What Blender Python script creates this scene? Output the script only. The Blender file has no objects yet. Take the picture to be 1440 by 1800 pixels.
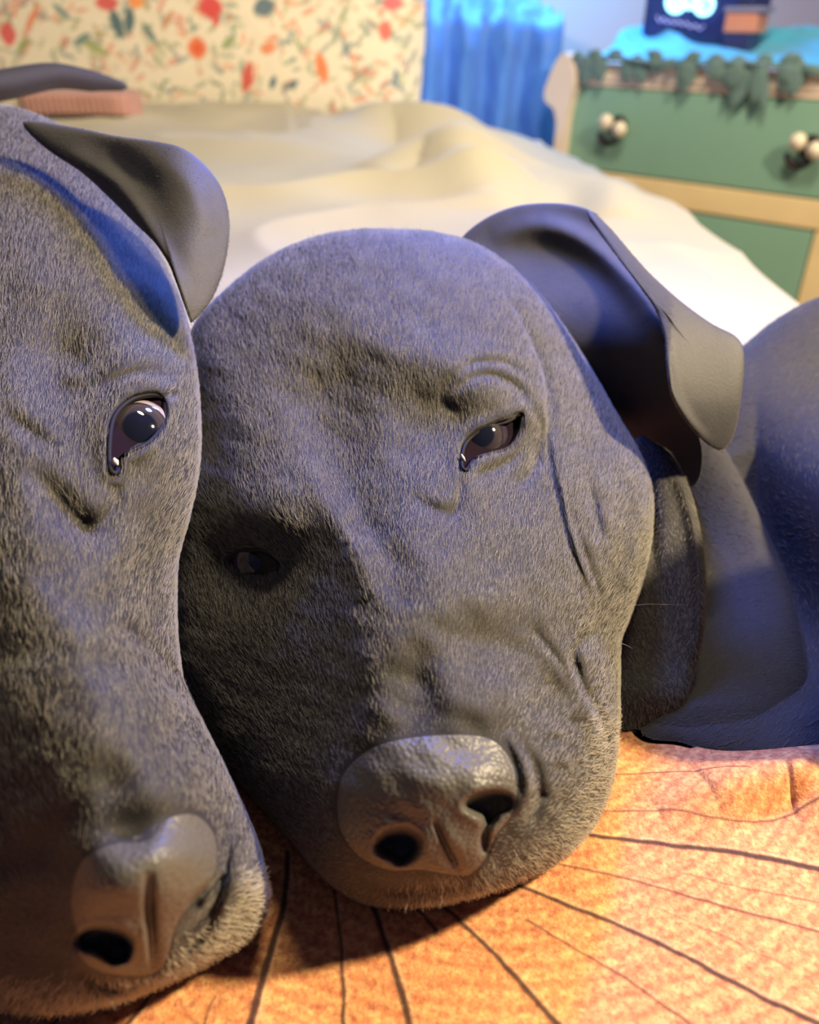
import bpy, math, random
import numpy as np
from mathutils import Vector, Matrix

rng = np.random.default_rng(7)
random.seed(7)
S = bpy.context.scene
COL = S.collection

# ------------------------------------------------------------------ camera
PITCH = math.radians(32.0)
FPX = 1413.0
CAM = np.array([0.0, 0.0, 0.22])
cd = bpy.data.cameras.new('camera')
cam = bpy.data.objects.new('camera', cd); COL.objects.link(cam)
cam.location = CAM.tolist(); cam.rotation_euler = (math.pi/2 - PITCH, 0, 0)
cd.sensor_fit = 'HORIZONTAL'; cd.sensor_width = 36.0; cd.lens = 36.0*FPX/1440.0
cd.clip_start = 0.01; cd.clip_end = 50
cd.dof.use_dof = True; cd.dof.focus_distance = 0.262; cd.dof.aperture_fstop = 11.0
S.camera = cam

# ------------------------------------------------------------------ world, lamps, exposure
w = bpy.data.worlds.new('world'); S.world = w; w.use_nodes = True
w.node_tree.nodes['Background'].inputs[0].default_value = (0.42, 0.45, 1.0, 1)
w.node_tree.nodes['Background'].inputs[1].default_value = 0.07
S.view_settings.view_transform = 'Standard'; S.view_settings.look = 'None'
S.view_settings.exposure = 0.0; S.view_settings.gamma = 1.0
S.view_settings.use_curve_mapping = False

def area(name, loc, target, size, power, color):
    l = bpy.data.lights.new(name, 'AREA'); l.shape = 'DISK'; l.size = size
    l.energy = power; l.color = color
    o = bpy.data.objects.new(name, l); COL.objects.link(o)
    o.location = loc
    d = Vector(target) - Vector(loc)
    o.rotation_euler = d.to_track_quat('-Z', 'Y').to_euler()
    return o
area('bedside_lamp', (1.05, 0.32, 0.93), (0.0, 0.25, 0.05), 0.10, 46.0, (1.0, 0.80, 0.51))
area('ceiling_lamp', (0.30, 0.80, 1.45), (0.5, 1.9, 0.05), 0.4, 24.0, (1.0, 0.85, 0.58))
area('blue_flare_fill', (0.07, 0.58, 0.42), (0.09, 0.35, 0.10), 0.10, 4.3, (0.09, 0.18, 1.0))  # added fill, no real lamp: gives ear and foreheads the lens flare's blue
area('blue_lamp', (0.35, 2.3, 0.80), (0.1, 0.4, 0.05), 0.3, 9.0, (0.10, 0.22, 1.0))
area('blue_strip_lamp', (0.33, 2.42, 0.62), (0.33, 2.25, 0.1), 0.3, 8.0, (0.10, 0.62, 1.0))

# ------------------------------------------------------------------ helpers
cP, sP = math.cos(PITCH), math.sin(PITCH)
F = np.array([0, cP, -sP]); U = np.array([0, sP, cP]); R = np.array([1.0, 0, 0])

def P(u, v, d):
    """world point seen at photo position (u, v) at camera-axis depth d (metres)"""
    u = np.asarray(u, float); v = np.asarray(v, float); d = np.asarray(d, float)
    ray = F + R*((u-720)/FPX)[..., None] - U*((v-900)/FPX)[..., None]
    return CAM + ray*d[..., None]

def PY(u, v, Y):
    """world point seen at (u, v) at forward distance Y"""
    ray = F + R*((u-720)/FPX) - U*((v-900)/FPX)
    return CAM + ray*(Y/ray[1])

def PZ(u, v, z=0.0):
    ray = F + R*((u-720)/FPX) - U*((v-900)/FPX)
    return CAM + ray*((z-CAM[2])/ray[2])

def gd(v, z=0.0):
    return (CAM[2]-z)/(sP + (np.asarray(v, float)-900)/FPX*cP)

def link(name, me, mat=None, parent=None):
    o = bpy.data.objects.new(name, me); COL.objects.link(o)
    if mat is not None:
        for m in (mat if isinstance(mat, (list, tuple)) else [mat]):
            o.data.materials.append(m)
    if parent is not None:
        o.parent = parent
        o.matrix_parent_inverse = Matrix.Translation(-parent.location)
    return o

def mesh_np(name, co, faces, smooth=True):
    me = bpy.data.meshes.new(name)
    co = np.asarray(co, np.float32)
    me.vertices.add(len(co)); me.vertices.foreach_set('co', co.ravel())
    tot = np.array([len(f) for f in faces]) if not isinstance(faces, np.ndarray) else np.full(len(faces), faces.shape[1])
    flat = faces.ravel() if isinstance(faces, np.ndarray) else np.concatenate([np.asarray(f) for f in faces])
    me.loops.add(len(flat)); me.loops.foreach_set('vertex_index', flat.astype(np.int32))
    me.polygons.add(len(tot))
    st = np.concatenate([[0], np.cumsum(tot)[:-1]])
    me.polygons.foreach_set('loop_start', st.astype(np.int32))
    me.polygons.foreach_set('loop_total', tot.astype(np.int32))
    if smooth: me.polygons.foreach_set('use_smooth', np.ones(len(tot), bool))
    me.update(calc_edges=True); me.validate()
    return me

def merge(parts):
    cos, fs, off = [], [], 0
    for c, f in parts:
        cos.append(c); fs.append(f+off); off += len(c)
    return np.concatenate(cos), np.concatenate(fs)

def tag(o, label=None, cat=None, group=None, kind=None):
    if label: o['label'] = label
    if cat: o['category'] = cat
    if group: o['group'] = group
    if kind: o['kind'] = kind
    return o

def empty(name, loc, label, cat):
    o = bpy.data.objects.new(name, None); COL.objects.link(o); o.location = loc
    o.empty_display_size = 0.02
    return tag(o, label, cat)

def spline(pts, n=12, closed=True):
    p = np.asarray(pts, float); N = len(p); out = []
    rngi = range(N) if closed else range(N-1)
    for i in rngi:
        if closed: a, b, c, d = p[(i-1) % N], p[i], p[(i+1) % N], p[(i+2) % N]
        else: a, b, c, d = p[max(i-1, 0)], p[i], p[i+1], p[min(i+2, N-1)]
        for k in range(n):
            t = k/n
            out.append(0.5*((2*b)+(-a+c)*t+(2*a-5*b+4*c-d)*t*t+(-a+3*b-3*c+d)*t**3))
    if not closed: out.append(p[-1])
    return np.array(out)

def si(x, xs, ys):
    xs = np.asarray(xs, float); ys = np.asarray(ys, float); x = np.clip(x, xs[0], xs[-1])
    m = np.gradient(ys, xs); i = np.clip(np.searchsorted(xs, x)-1, 0, len(xs)-2)
    h = xs[i+1]-xs[i]; t = (x-xs[i])/h
    return (2*t**3-3*t**2+1)*ys[i]+(t**3-2*t**2+t)*h*m[i]+(-2*t**3+3*t**2)*ys[i+1]+(t**3-t**2)*h*m[i+1]

class Radial:
    """distance from a centre to an outline as a function of angle"""
    def __init__(s, out, c):
        d = out-np.asarray(c); a = np.arctan2(d[:, 1], d[:, 0]); r = np.hypot(d[:, 0], d[:, 1])
        A = np.linspace(-np.pi, np.pi, 1441); rr = np.zeros(1441)
        # cast rays: largest hit per angle
        n = len(out); rr[:] = 1e-3
        for i in range(n):
            j = (i+1) % n
            da = (a[j]-a[i]+np.pi) % (2*np.pi)-np.pi
            if abs(da) < 1e-9: continue
            k = max(2, int(abs(da)/(2*np.pi/1440)*2)+2)
            t = np.linspace(0, 1, k)
            x = d[i, 0]+(d[j, 0]-d[i, 0])*t; y = d[i, 1]+(d[j, 1]-d[i, 1])*t
            idx = np.round((np.arctan2(y, x)+np.pi)/(2*np.pi)*1440).astype(int)
            np.maximum.at(rr, idx, np.hypot(x, y))
        rr[0] = rr[-1] = max(rr[0], rr[-1])
        bad = rr < 1
        if bad.any(): rr[bad] = np.interp(A[bad], A[~bad], rr[~bad])
        k = np.ones(5)/5
        ext = np.concatenate([rr[-6:-1], rr, rr[1:6]])
        rr = np.convolve(ext, k, 'same')[5:-5]
        s.A, s.r = A, rr
    def __call__(s, ang): return np.interp(ang, s.A, s.r)

def blob(outline, C, depth, Tf, Tb, feat=None, E=None, nr=60, nb=14, ns=180, pw=1.0, floor=0.0008, minback=True):
    """closed solid body: silhouette, rounded front (bulge Tf, plus sculpted relief) and rounded back (bulge Tb)"""
    out = spline(outline); E = C if E is None else E
    rE, rC = Radial(out, E), Radial(out, C)
    ph = np.linspace(-np.pi, np.pi, ns, endpoint=False)
    th = np.linspace(0, np.pi/2, nr+1)[1:]
    s = np.sin(th)[:, None]
    u = E[0]+s*rE(ph)*np.cos(ph); v = E[1]+s*rE(ph)*np.sin(ph)
    def cosr(u, v):
        r0 = np.hypot(u-C[0], v-C[1])/rC(np.arctan2(v-C[1], u-C[0]))
        return np.sqrt(np.clip(1-r0**2, 0, 1))**pw
    def front(u, v):
        c = cosr(u, v); m = depth(u, v)
        d = m-Tf*c
        if feat is not None: d = d-feat(u, v)*np.clip(c*6, 0, 1)
        return d
    uf = np.concatenate([[E[0]], u.ravel()]); vf = np.concatenate([[E[1]], v.ravel()])
    df = front(uf, vf)
    df[-ns:] = depth(uf[-ns:], vf[-ns:])
    thb = np.linspace(0, np.pi/2, nb+1)[1:-1][::-1]
    sb = np.sin(thb)[:, None]
    ub = np.concatenate([(C[0]*(1-sb)+E[0]*sb + 0*ph + 0)[0:0].ravel(), (E[0]+sb*rE(ph)*np.cos(ph)).ravel(), [E[0]]])
    vb = np.concatenate([(E[1]+sb*rE(ph)*np.sin(ph)).ravel(), [E[1]]])
    db = depth(ub, vb)+Tb*cosr(ub, vb)
    co = P(np.concatenate([uf, ub]), np.concatenate([vf, vb]), np.concatenate([df, db]))
    if floor is not None: co[:, 2] = np.maximum(co[:, 2], floor)
    fs = []
    k = np.arange(ns); k2 = (k+1) % ns
    nring = nr+nb-1
    tri = np.stack([np.zeros(ns, int), 1+k, 1+k2, 1+k2], 1)
    for i in range(nring-1):
        a = 1+i*ns
        fs.append(np.stack([a+k, a+ns+k, a+ns+k2, a+k2], 1))
    quads = np.concatenate(fs)
    last = 1+(nring-1)*ns; tip = len(co)-1
    # caps as degenerate-free triangles are added separately
    tris = np.concatenate([np.stack([np.zeros(ns, int), 1+k, 1+k2], 1),
                           np.stack([last+k, np.full(ns, tip), last+k2], 1)])
    return co, quads, tris, front

def blobs_mesh(name, bl):
    cos, fs, off = [], [], 0
    for co, q, t, _ in bl:
        cos.append(co)
        fs += [q+off, t+off]; off += len(co)
    co = np.concatenate(cos)
    tot = np.concatenate([np.full(len(f), f.shape[1]) for f in fs])
    flat = np.concatenate([f.ravel() for f in fs])
    me = bpy.data.meshes.new(name)
    me.vertices.add(len(co)); me.vertices.foreach_set('co', co.astype(np.float32).ravel())
    me.loops.add(len(flat)); me.loops.foreach_set('vertex_index', flat.astype(np.int32))
    me.polygons.add(len(tot))
    me.polygons.foreach_set('loop_start', np.concatenate([[0], np.cumsum(tot)[:-1]]).astype(np.int32))
    me.polygons.foreach_set('loop_total', tot.astype(np.int32))
    me.polygons.foreach_set('use_smooth', np.ones(len(tot), bool))
    me.update(calc_edges=True)
    return me

# ---- sculpting vocabulary (photo-scale units for position, mm for relief)
def G(cx, cy, sx, sy, ang, amp):
    ca, sa = math.cos(math.radians(ang)), math.sin(math.radians(ang))
    def f(u, v):
        x = (u-cx)*ca+(v-cy)*sa; y = -(u-cx)*sa+(v-cy)*ca
        return amp*1e-3*np.exp(-0.5*((x/sx)**2+(y/sy)**2))
    return f

def segdist(pts, u, v):
    best = np.full(np.shape(u), 1e9); side = np.zeros(np.shape(u)); tt = np.zeros(np.shape(u))
    n = len(pts)-1
    for i in range(n):
        a, b = pts[i], pts[i+1]; ab = b-a; L = ab@ab+1e-9
        t = np.clip(((u-a[0])*ab[0]+(v-a[1])*ab[1])/L, 0, 1)
        dx, dy = u-(a[0]+ab[0]*t), v-(a[1]+ab[1]*t)
        d = np.hypot(dx, dy); m = d < best
        best = np.where(m, d, best)
        side = np.where(m, np.sign(ab[0]*dy-ab[1]*dx), side)
        tt = np.where(m, (i+t)/n, tt)
    return best, side, tt

def L(pts, wd, amp, taper=True, n=4):
    """groove (amp<0) or ridge (amp>0) along a line"""
    sp = spline(pts, n, False)
    def f(u, v):
        d, s, t = segdist(sp, u, v)
        k = np.sin(np.pi*np.clip(t, 0.001, 0.999))**1.1 if taper else 1.0
        return 1.35*amp*1e-3*np.exp(-0.5*(d/wd)**2)*k
    return f

def Fold(pts, wd, amp, n=4):
    """skin fold: high on the right-hand side of the travel direction, stepping down sharply on the other"""
    sp = spline(pts, n, False)
    def f(u, v):
        d, s, t = segdist(sp, u, v)
        k = np.sin(np.pi*np.clip(t, 0.001, 0.999))**1.1
        x = d*s
        up = np.where(x > 0, np.exp(-0.5*(x/wd)**2), 0)*(1-np.exp(-x.clip(0)/ (wd*0.12)))
        dn = np.where(x <= 0, -0.55*np.exp(-0.5*(x/(wd*0.45))**2), -0.55*np.exp(-0.5*(x/(wd*0.15))**2))
        return 1.3*amp*1e-3*k*(up+dn)
    return f

def polysd(poly, u, v):
    """signed distance, negative inside"""
    p = np.asarray(poly, float); n = len(p)
    d, _, _ = segdist(np.vstack([p, p[:1]]), u, v)
    ins = np.zeros(np.shape(u), bool)
    for i in range(n):
        x0, y0 = p[i]; x1, y1 = p[(i+1) % n]
        c = ((y0 > v) != (y1 > v)) & (u < (x1-x0)*(v-y0)/((y1-y0) if y1 != y0 else 1e-9)+x0)
        ins ^= c
    return np.where(ins, -d, d)

def Hole(poly, soft, depth_mm, rim=0, rimw=5):
    sp = spline(poly, 5)
    lo, hi = sp.min(0)-60, sp.max(0)+60
    def f(u, v):
        out = np.zeros(np.shape(u)); m = (u > lo[0]) & (u < hi[0]) & (v > lo[1]) & (v < hi[1])
        if not m.any(): return out
        sd = polysd(sp, u[m], v[m])
        out[m] = -depth_mm*1e-3/(1+np.exp(np.clip(sd/soft, -40, 40))) + rim*1e-3*np.exp(-0.5*((sd-rimw)/rimw)**2)
        return out
    return f

def Noise(scale, amp, seed):
    r = np.random.default_rng(seed); n = 24
    k = r.normal(size=(n, 2))/scale; ph = r.uniform(0, 6.28, n)
    def f(u, v):
        s = 0
        for i in range(n): s = s+np.sin(k[i, 0]*u+k[i, 1]*v+ph[i])
        return amp*1e-3*s/math.sqrt(n/2)
    return f

def SUM(fs):
    def f(u, v):
        s = np.zeros(np.shape(u))
        for g in fs: s = s+g(u, v)
        return s
    return f

# ------------------------------------------------------------------ materials
def new_mat(name):
    m = bpy.data.materials.new(name); m.use_nodes = True
    nt = m.node_tree; b = nt.nodes['Principled BSDF']
    return m, nt, b

def simple(name, col, rough=0.6, noise=0.0, nscale=30, bump=0.0, bscale=200, metal=0, sheen=0, spec=0.5, emit=None, estr=0):
    m, nt, b = new_mat(name)
    b.inputs['Roughness'].default_value = rough; b.inputs['Metallic'].default_value = metal
    b.inputs['Specular IOR Level'].default_value = spec
    if sheen: b.inputs['Sheen Weight'].default_value = sheen; b.inputs['Sheen Roughness'].default_value = 0.4
    tc = nt.nodes.new('ShaderNodeTexCoord')
    n = nt.nodes.new('ShaderNodeTexNoise'); n.inputs['Scale'].default_value = nscale; n.inputs['Detail'].default_value = 4
    nt.links.new(tc.outputs['Object'], n.inputs['Vector'])
    mx = nt.nodes.new('ShaderNodeMix'); mx.data_type = 'RGBA'
    c2 = tuple(c*(1-noise) for c in col)
    mx.inputs[6].default_value = (*col, 1); mx.inputs[7].default_value = (*c2, 1)
    nt.links.new(n.outputs['Fac'], mx.inputs[0]); nt.links.new(mx.outputs[2], b.inputs['Base Color'])
    if bump:
        n2 = nt.nodes.new('ShaderNodeTexNoise'); n2.inputs['Scale'].default_value = bscale; n2.inputs['Detail'].default_value = 3
        nt.links.new(tc.outputs['Object'], n2.inputs['Vector'])
        bp = nt.nodes.new('ShaderNodeBump'); bp.inputs['Strength'].default_value = bump; bp.inputs['Distance'].default_value = 0.001
        nt.links.new(n2.outputs['Fac'], bp.inputs['Height']); nt.links.new(bp.outputs[0], b.inputs['Normal'])
    if emit: b.inputs['Emission Color'].default_value = (*emit, 1); b.inputs['Emission Strength'].default_value = estr
    return m

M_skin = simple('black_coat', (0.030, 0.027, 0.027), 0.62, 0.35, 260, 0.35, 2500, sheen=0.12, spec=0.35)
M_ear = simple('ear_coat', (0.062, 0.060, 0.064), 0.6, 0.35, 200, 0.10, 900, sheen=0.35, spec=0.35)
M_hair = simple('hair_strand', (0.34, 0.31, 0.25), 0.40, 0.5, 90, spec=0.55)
M_hair_shaded = simple('shaded_body_strand', (0.17, 0.155, 0.14), 0.45, 0.5, 90, spec=0.5)  # same coat as the face, darkened: the body's shade put into the colour
M_chin = simple('chin_hair_strand', (0.55, 0.50, 0.38), 0.4, 0.3, 90)
M_whisker = simple('whisker_strand', (0.75, 0.7, 0.6), 0.4)
M_lid = simple('eyelid_skin', (0.012, 0.010, 0.014), 0.6, 0.2, 300, spec=0.2)
M_lining = simple('wet_eye_lining', (0.016, 0.008, 0.016), 0.9, 0.3, 300, spec=0.06)
M_white = simple('moist_corner', (0.75, 0.68, 0.66), 0.15)

def nose_mat():
    m, nt, b = new_mat('nose_leather')
    b.inputs['Base Color'].default_value = (0.105, 0.098, 0.085, 1); b.inputs['Roughness'].default_value = 0.45
    tc = nt.nodes.new('ShaderNodeTexCoord')
    vo = nt.nodes.new('ShaderNodeTexVoronoi'); vo.inputs['Scale'].default_value = 900
    vo.feature = 'SMOOTH_F1'
    nt.links.new(tc.outputs['Object'], vo.inputs['Vector'])
    bp = nt.nodes.new('ShaderNodeBump'); bp.invert = True; bp.inputs['Strength'].default_value = 0.55; bp.inputs['Distance'].default_value = 0.0006
    nt.links.new(vo.outputs['Distance'], bp.inputs['Height']); nt.links.new(bp.outputs[0], b.inputs['Normal'])
    return m
M_nose = nose_mat()

def eye_mat(nm, sc):
    m, nt, b = new_mat(nm)
    b.inputs['Roughness'].default_value = 0.06
    b.inputs['Coat Weight'].default_value = 1.0; b.inputs['Coat Roughness'].default_value = 0.02
    tc = nt.nodes.new('ShaderNodeTexCoord'); sx = nt.nodes.new('ShaderNodeSeparateXYZ')
    nt.links.new(tc.outputs['Generated'], sx.inputs[0])
    cr = nt.nodes.new('ShaderNodeValToRGB'); e = cr.color_ramp.elements
    e[0].position = 0.0; e[0].color = (*sc, 1)
    e[1].position = 1.0; e[1].color = (0.008, 0.010, 0.022, 1)
    for p, c in ((0.855, tuple(k*0.9 for k in sc)+(1,)), (0.875, (0.015, 0.010, 0.016, 1)), (0.905, (0.060, 0.047, 0.048, 1)), (0.955, (0.045, 0.038, 0.044, 1)), (0.966, (0.008, 0.010, 0.022, 1))):
        x = e.new(p); x.color = c
    nt.links.new(sx.outputs['Z'], cr.inputs[0]); nt.links.new(cr.outputs[0], b.inputs['Base Color'])
    return m
M_eye = eye_mat('eyeball_glaze', (0.50, 0.42, 0.42))
M_eye2 = eye_mat('dark_eyeball_glaze', (0.05, 0.04, 0.07))

def attr_mat(name, attr, rough, bump=0.3, bscale=600, sheen=0.2):
    m, nt, b = new_mat(name); b.inputs['Roughness'].default_value = rough
    b.inputs['Sheen Weight'].default_value = sheen
    at = nt.nodes.new('ShaderNodeAttribute'); at.attribute_name = attr
    nt.links.new(at.outputs['Color'], b.inputs['Base Color'])
    tc = nt.nodes.new('ShaderNodeTexCoord')
    n2 = nt.nodes.new('ShaderNodeTexNoise'); n2.inputs['Scale'].default_value = bscale
    nt.links.new(tc.outputs['Object'], n2.inputs['Vector'])
    bp = nt.nodes.new('ShaderNodeBump'); bp.inputs['Strength'].default_value = bump; bp.inputs['Distance'].default_value = 0.0006
    nt.links.new(n2.outputs['Fac'], bp.inputs['Height']); nt.links.new(bp.outputs[0], b.inputs['Normal'])
    return m

# ------------------------------------------------------------------ generic solids
def box(name, x0, x1, y0, y1, z0, z1, mat, parent=None, bevel=0.0, frame=None, segs=3):
    import bmesh
    bm = bmesh.new(); bmesh.ops.create_cube(bm, size=1)
    for vv in bm.verts:
        vv.co = Vector(((x0+x1)/2+vv.co.x*(x1-x0), (y0+y1)/2+vv.co.y*(y1-y0), (z0+z1)/2+vv.co.z*(z1-z0)))
    if bevel: bmesh.ops.bevel(bm, geom=bm.edges[:], offset=bevel, segments=segs, affect='EDGES', profile=0.7)
    if frame is not None: bm.transform(frame)
    me = bpy.data.meshes.new(name); bm.to_mesh(me); bm.free()
    if bevel:
        for p in me.polygons: p.use_smooth = True
    return link(name, me, mat, parent)

def tube_arr(path, rad, n=8, cap=True):
    path = np.asarray(path, float); m = len(path); rad = np.broadcast_to(rad, (m,))
    T = np.gradient(path, axis=0); T /= np.linalg.norm(T, axis=1)[:, None]+1e-12
    ref = np.array([0.0, 0.3, 1.0]); ref /= np.linalg.norm(ref)
    A = np.cross(T, ref); A /= np.linalg.norm(A, axis=1)[:, None]+1e-9
    B = np.cross(T, A)
    a = np.linspace(0, 2*np.pi, n, endpoint=False)
    co = path[:, None]+rad[:, None, None]*(A[:, None]*np.cos(a)[None, :, None]+B[:, None]*np.sin(a)[None, :, None])
    co = co.reshape(-1, 3)
    k = np.arange(n); k2 = (k+1) % n; fs = []
    for i in range(m-1): fs.append(np.stack([i*n+k, i*n+k2, (i+1)*n+k2, (i+1)*n+k], 1))
    return co, np.concatenate(fs)

def lathe(name, prof, origin, mat, parent=None, axis='Z', n=20, frame=None):
    prof = np.asarray(prof, float); m = len(prof)
    a = np.linspace(0, 2*np.pi, n, endpoint=False)
    x = prof[:, 0:1]*np.cos(a); y = prof[:, 0:1]*np.sin(a); z = np.repeat(prof[:, 1:2], n, 1)
    co = np.stack([x, y, z], -1).reshape(-1, 3)
    if axis == '-Y': co = np.stack([co[:, 0], -co[:, 2], co[:, 1]], 1)
    co = co+np.asarray(origin)
    k = np.arange(n); k2 = (k+1) % n
    fs = np.concatenate([np.stack([i*n+k, i*n+k2, (i+1)*n+k2, (i+1)*n+k], 1) for i in range(m-1)])
    me = mesh_np(name, co, fs)
    if frame is not None: me.transform(frame)
    return link(name, me, mat, parent)

def grid_mesh(name, X, Y, Z):
    ny, nx = X.shape
    co = np.stack([X, Y, Z], -1).reshape(-1, 3)
    i = np.arange(ny-1)[:, None]*nx+np.arange(nx-1)[None]
    i = i.ravel()
    return mesh_np(name, co, np.stack([i, i+1, i+nx+1, i+nx], 1))

def set_color(me, name, rgb):
    a = me.color_attributes.new(name, 'FLOAT_COLOR', 'POINT')
    c = np.ones((len(me.vertices), 4), np.float32); c[:, :3] = rgb
    a.data.foreach_set('color', c.ravel())

def vnoise(x, y, seed, octs=3):
    """value noise"""
    r = np.random.default_rng(seed); out = 0; amp = 1; tot = 0
    for o in range(octs):
        tb = r.random((64, 64)); fx = np.floor(x).astype(int); fy = np.floor(y).astype(int)
        tx = x-fx; ty = y-fy; tx = tx*tx*(3-2*tx); ty = ty*ty*(3-2*ty)
        a = tb[fy % 64, fx % 64]; b = tb[fy % 64, (fx+1) % 64]; c = tb[(fy+1) % 64, fx % 64]; d = tb[(fy+1) % 64, (fx+1) % 64]
        out = out+amp*((a*(1-tx)+b*tx)*(1-ty)+(c*(1-tx)+d*tx)*ty); tot += amp; amp *= 0.5; x = x*2.03+7; y = y*2.03+3
    return out/tot

def lin(r, g, b):
    f = lambda c: (c/255/12.92) if c/255 <= 0.04045 else ((c/255+0.055)/1.055)**2.4
    return np.array([f(r), f(g), f(b)])

# ================================================================== SETTING
M_floor = simple('floorboards', (0.25, 0.16, 0.10), 0.5, 0.4, 8)
M_wall = simple('lavender_wall', (0.72, 0.66, 0.92), 0.8, 0.08, 3, 0.1, 60)
tag(box('floor', -2.4, 2.4, -1.2, 2.9, -0.62, -0.60, M_floor), kind='structure')
tag(box('wall_back', -2.4, 2.4, 2.75, 2.85, -0.60, 1.9, M_wall), kind='structure')

# ================================================================== BED
BEDR = 0.345
bed = empty('bed', (-0.45, 1.0, -0.60), 'bed under the two dogs, with a pale mattress', 'bed')
M_matt = simple('mattress_cloth', (0.72, 0.66, 0.58), 0.85, 0.1, 10, 0.3, 300)
M_frame = simple('bed_frame_wood', (0.35, 0.2, 0.12), 0.5, 0.4, 12)
box('mattress', -1.35, BEDR-0.03, -0.35, 2.05, -0.24, -0.035, M_matt, bed, 0.03)
box('bed_base', -1.33, BEDR-0.05, -0.33, 2.03, -0.50, -0.241, M_frame, bed, 0.01)
for x in (-1.28, BEDR-0.11):
    for y in (-0.28, 1.96):
        box('leg', x, x+0.05, y, y+0.05, -0.60, -0.501, M_frame, bed, 0.004)

# ---- cream duvet
def duvet():
    nx, ny = 320, 320
    xs = np.linspace(-1.4, BEDR+0.11, nx); ys = np.linspace(0.56, 1.69, ny)
    X, Y = np.meshgrid(xs, ys)
    wx = X+0.05*vnoise(X*3+9, Y*3+4, 3); wy = Y+0.06*vnoise(X*2.5+2, Y*2.5, 4)
    z = 0.010+0.022*vnoise(wx*4+11, wy*4+5, 5, 3)+0.034*(1-np.abs(2*vnoise(wx*3.2+3, wy*5+8, 8, 2)-1))**3
    z = z*(1-0.75*np.clip((X-0.10)/0.2, 0, 1))+0.012*np.clip((X-0.10)/0.2, 0, 1)
    def ridge(pts, wd, a):
        nonlocal z
        q = np.array([PZ(p[0], p[1], 0.04)[:2] for p in pts])
        d, s, t = segdist(spline(q, 5, False), X, Y)
        z = z+1.5*a*np.exp(-0.5*(d/wd)**2)*np.sin(np.pi*np.clip(t, 0.02, 0.98))**0.5
    ridge([(560, 262), (680, 235), (800, 250), (860, 300)], 0.055, 0.026)
    ridge([(640, 300), (760, 285), (840, 320), (900, 360)], 0.035, 0.020)
    ridge([(1030, 285), (1060, 310), (1075, 350)], 0.030, 0.022)
    ridge([(880, 330), (960, 350), (1010, 330), (1040, 290)], 0.030, -0.014)
    ridge([(420, 225), (520, 240), (640, 215), (760, 220)], 0.06, -0.014)
    ridge([(760, 190), (860, 200), (960, 230)], 0.06, 0.014)
    ridge([(1080, 420), (1200, 470), (1360, 560)], 0.03, 0.008)
    ridge([(1120, 380), (1260, 430), (1400, 500)], 0.02, 0.006)
    # the far end heaps up, the side hangs over the mattress edge
    z = z+0.02*np.clip((Y-1.4)/0.5, 0, 1)
    z = z*(0.45+0.55*np.clip((Y-0.6)/0.5, 0, 1))
    z = z-0.062*np.clip((X-0.0)/0.35, 0, 1)**1.2*np.clip((Y-1.05)/0.6, 0, 1)
    z = z+0.012*np.clip((0.05-X)/0.1, 0, 1)*np.clip((Y-1.3)/0.3, 0, 1)
    e = X-(BEDR-0.015+0.006*(vnoise(Y*5, Y*0+3, 12)-0.5))
    k = np.clip(e, 0, None)
    z = np.where(e > 0, z-0.03*(1-np.exp(-(k/0.02)**2))-k*3.3, z)
    xx = np.where(e > 0, X-k*0.62, X)
    me = grid_mesh('duvet', xx, Y, z)
    o = link('duvet', me, simple('duvet_cotton', (0.42, 0.395, 0.325), 0.85, 0.07, 18, 0.35, 260, sheen=0.2))
    sd = o.modifiers.new('thick', 'SOLIDIFY'); sd.thickness = 0.010; sd.offset = -1
    return tag(o, 'rumpled cream duvet spread over the bed behind the dogs', 'duvet')
duvet()

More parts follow.
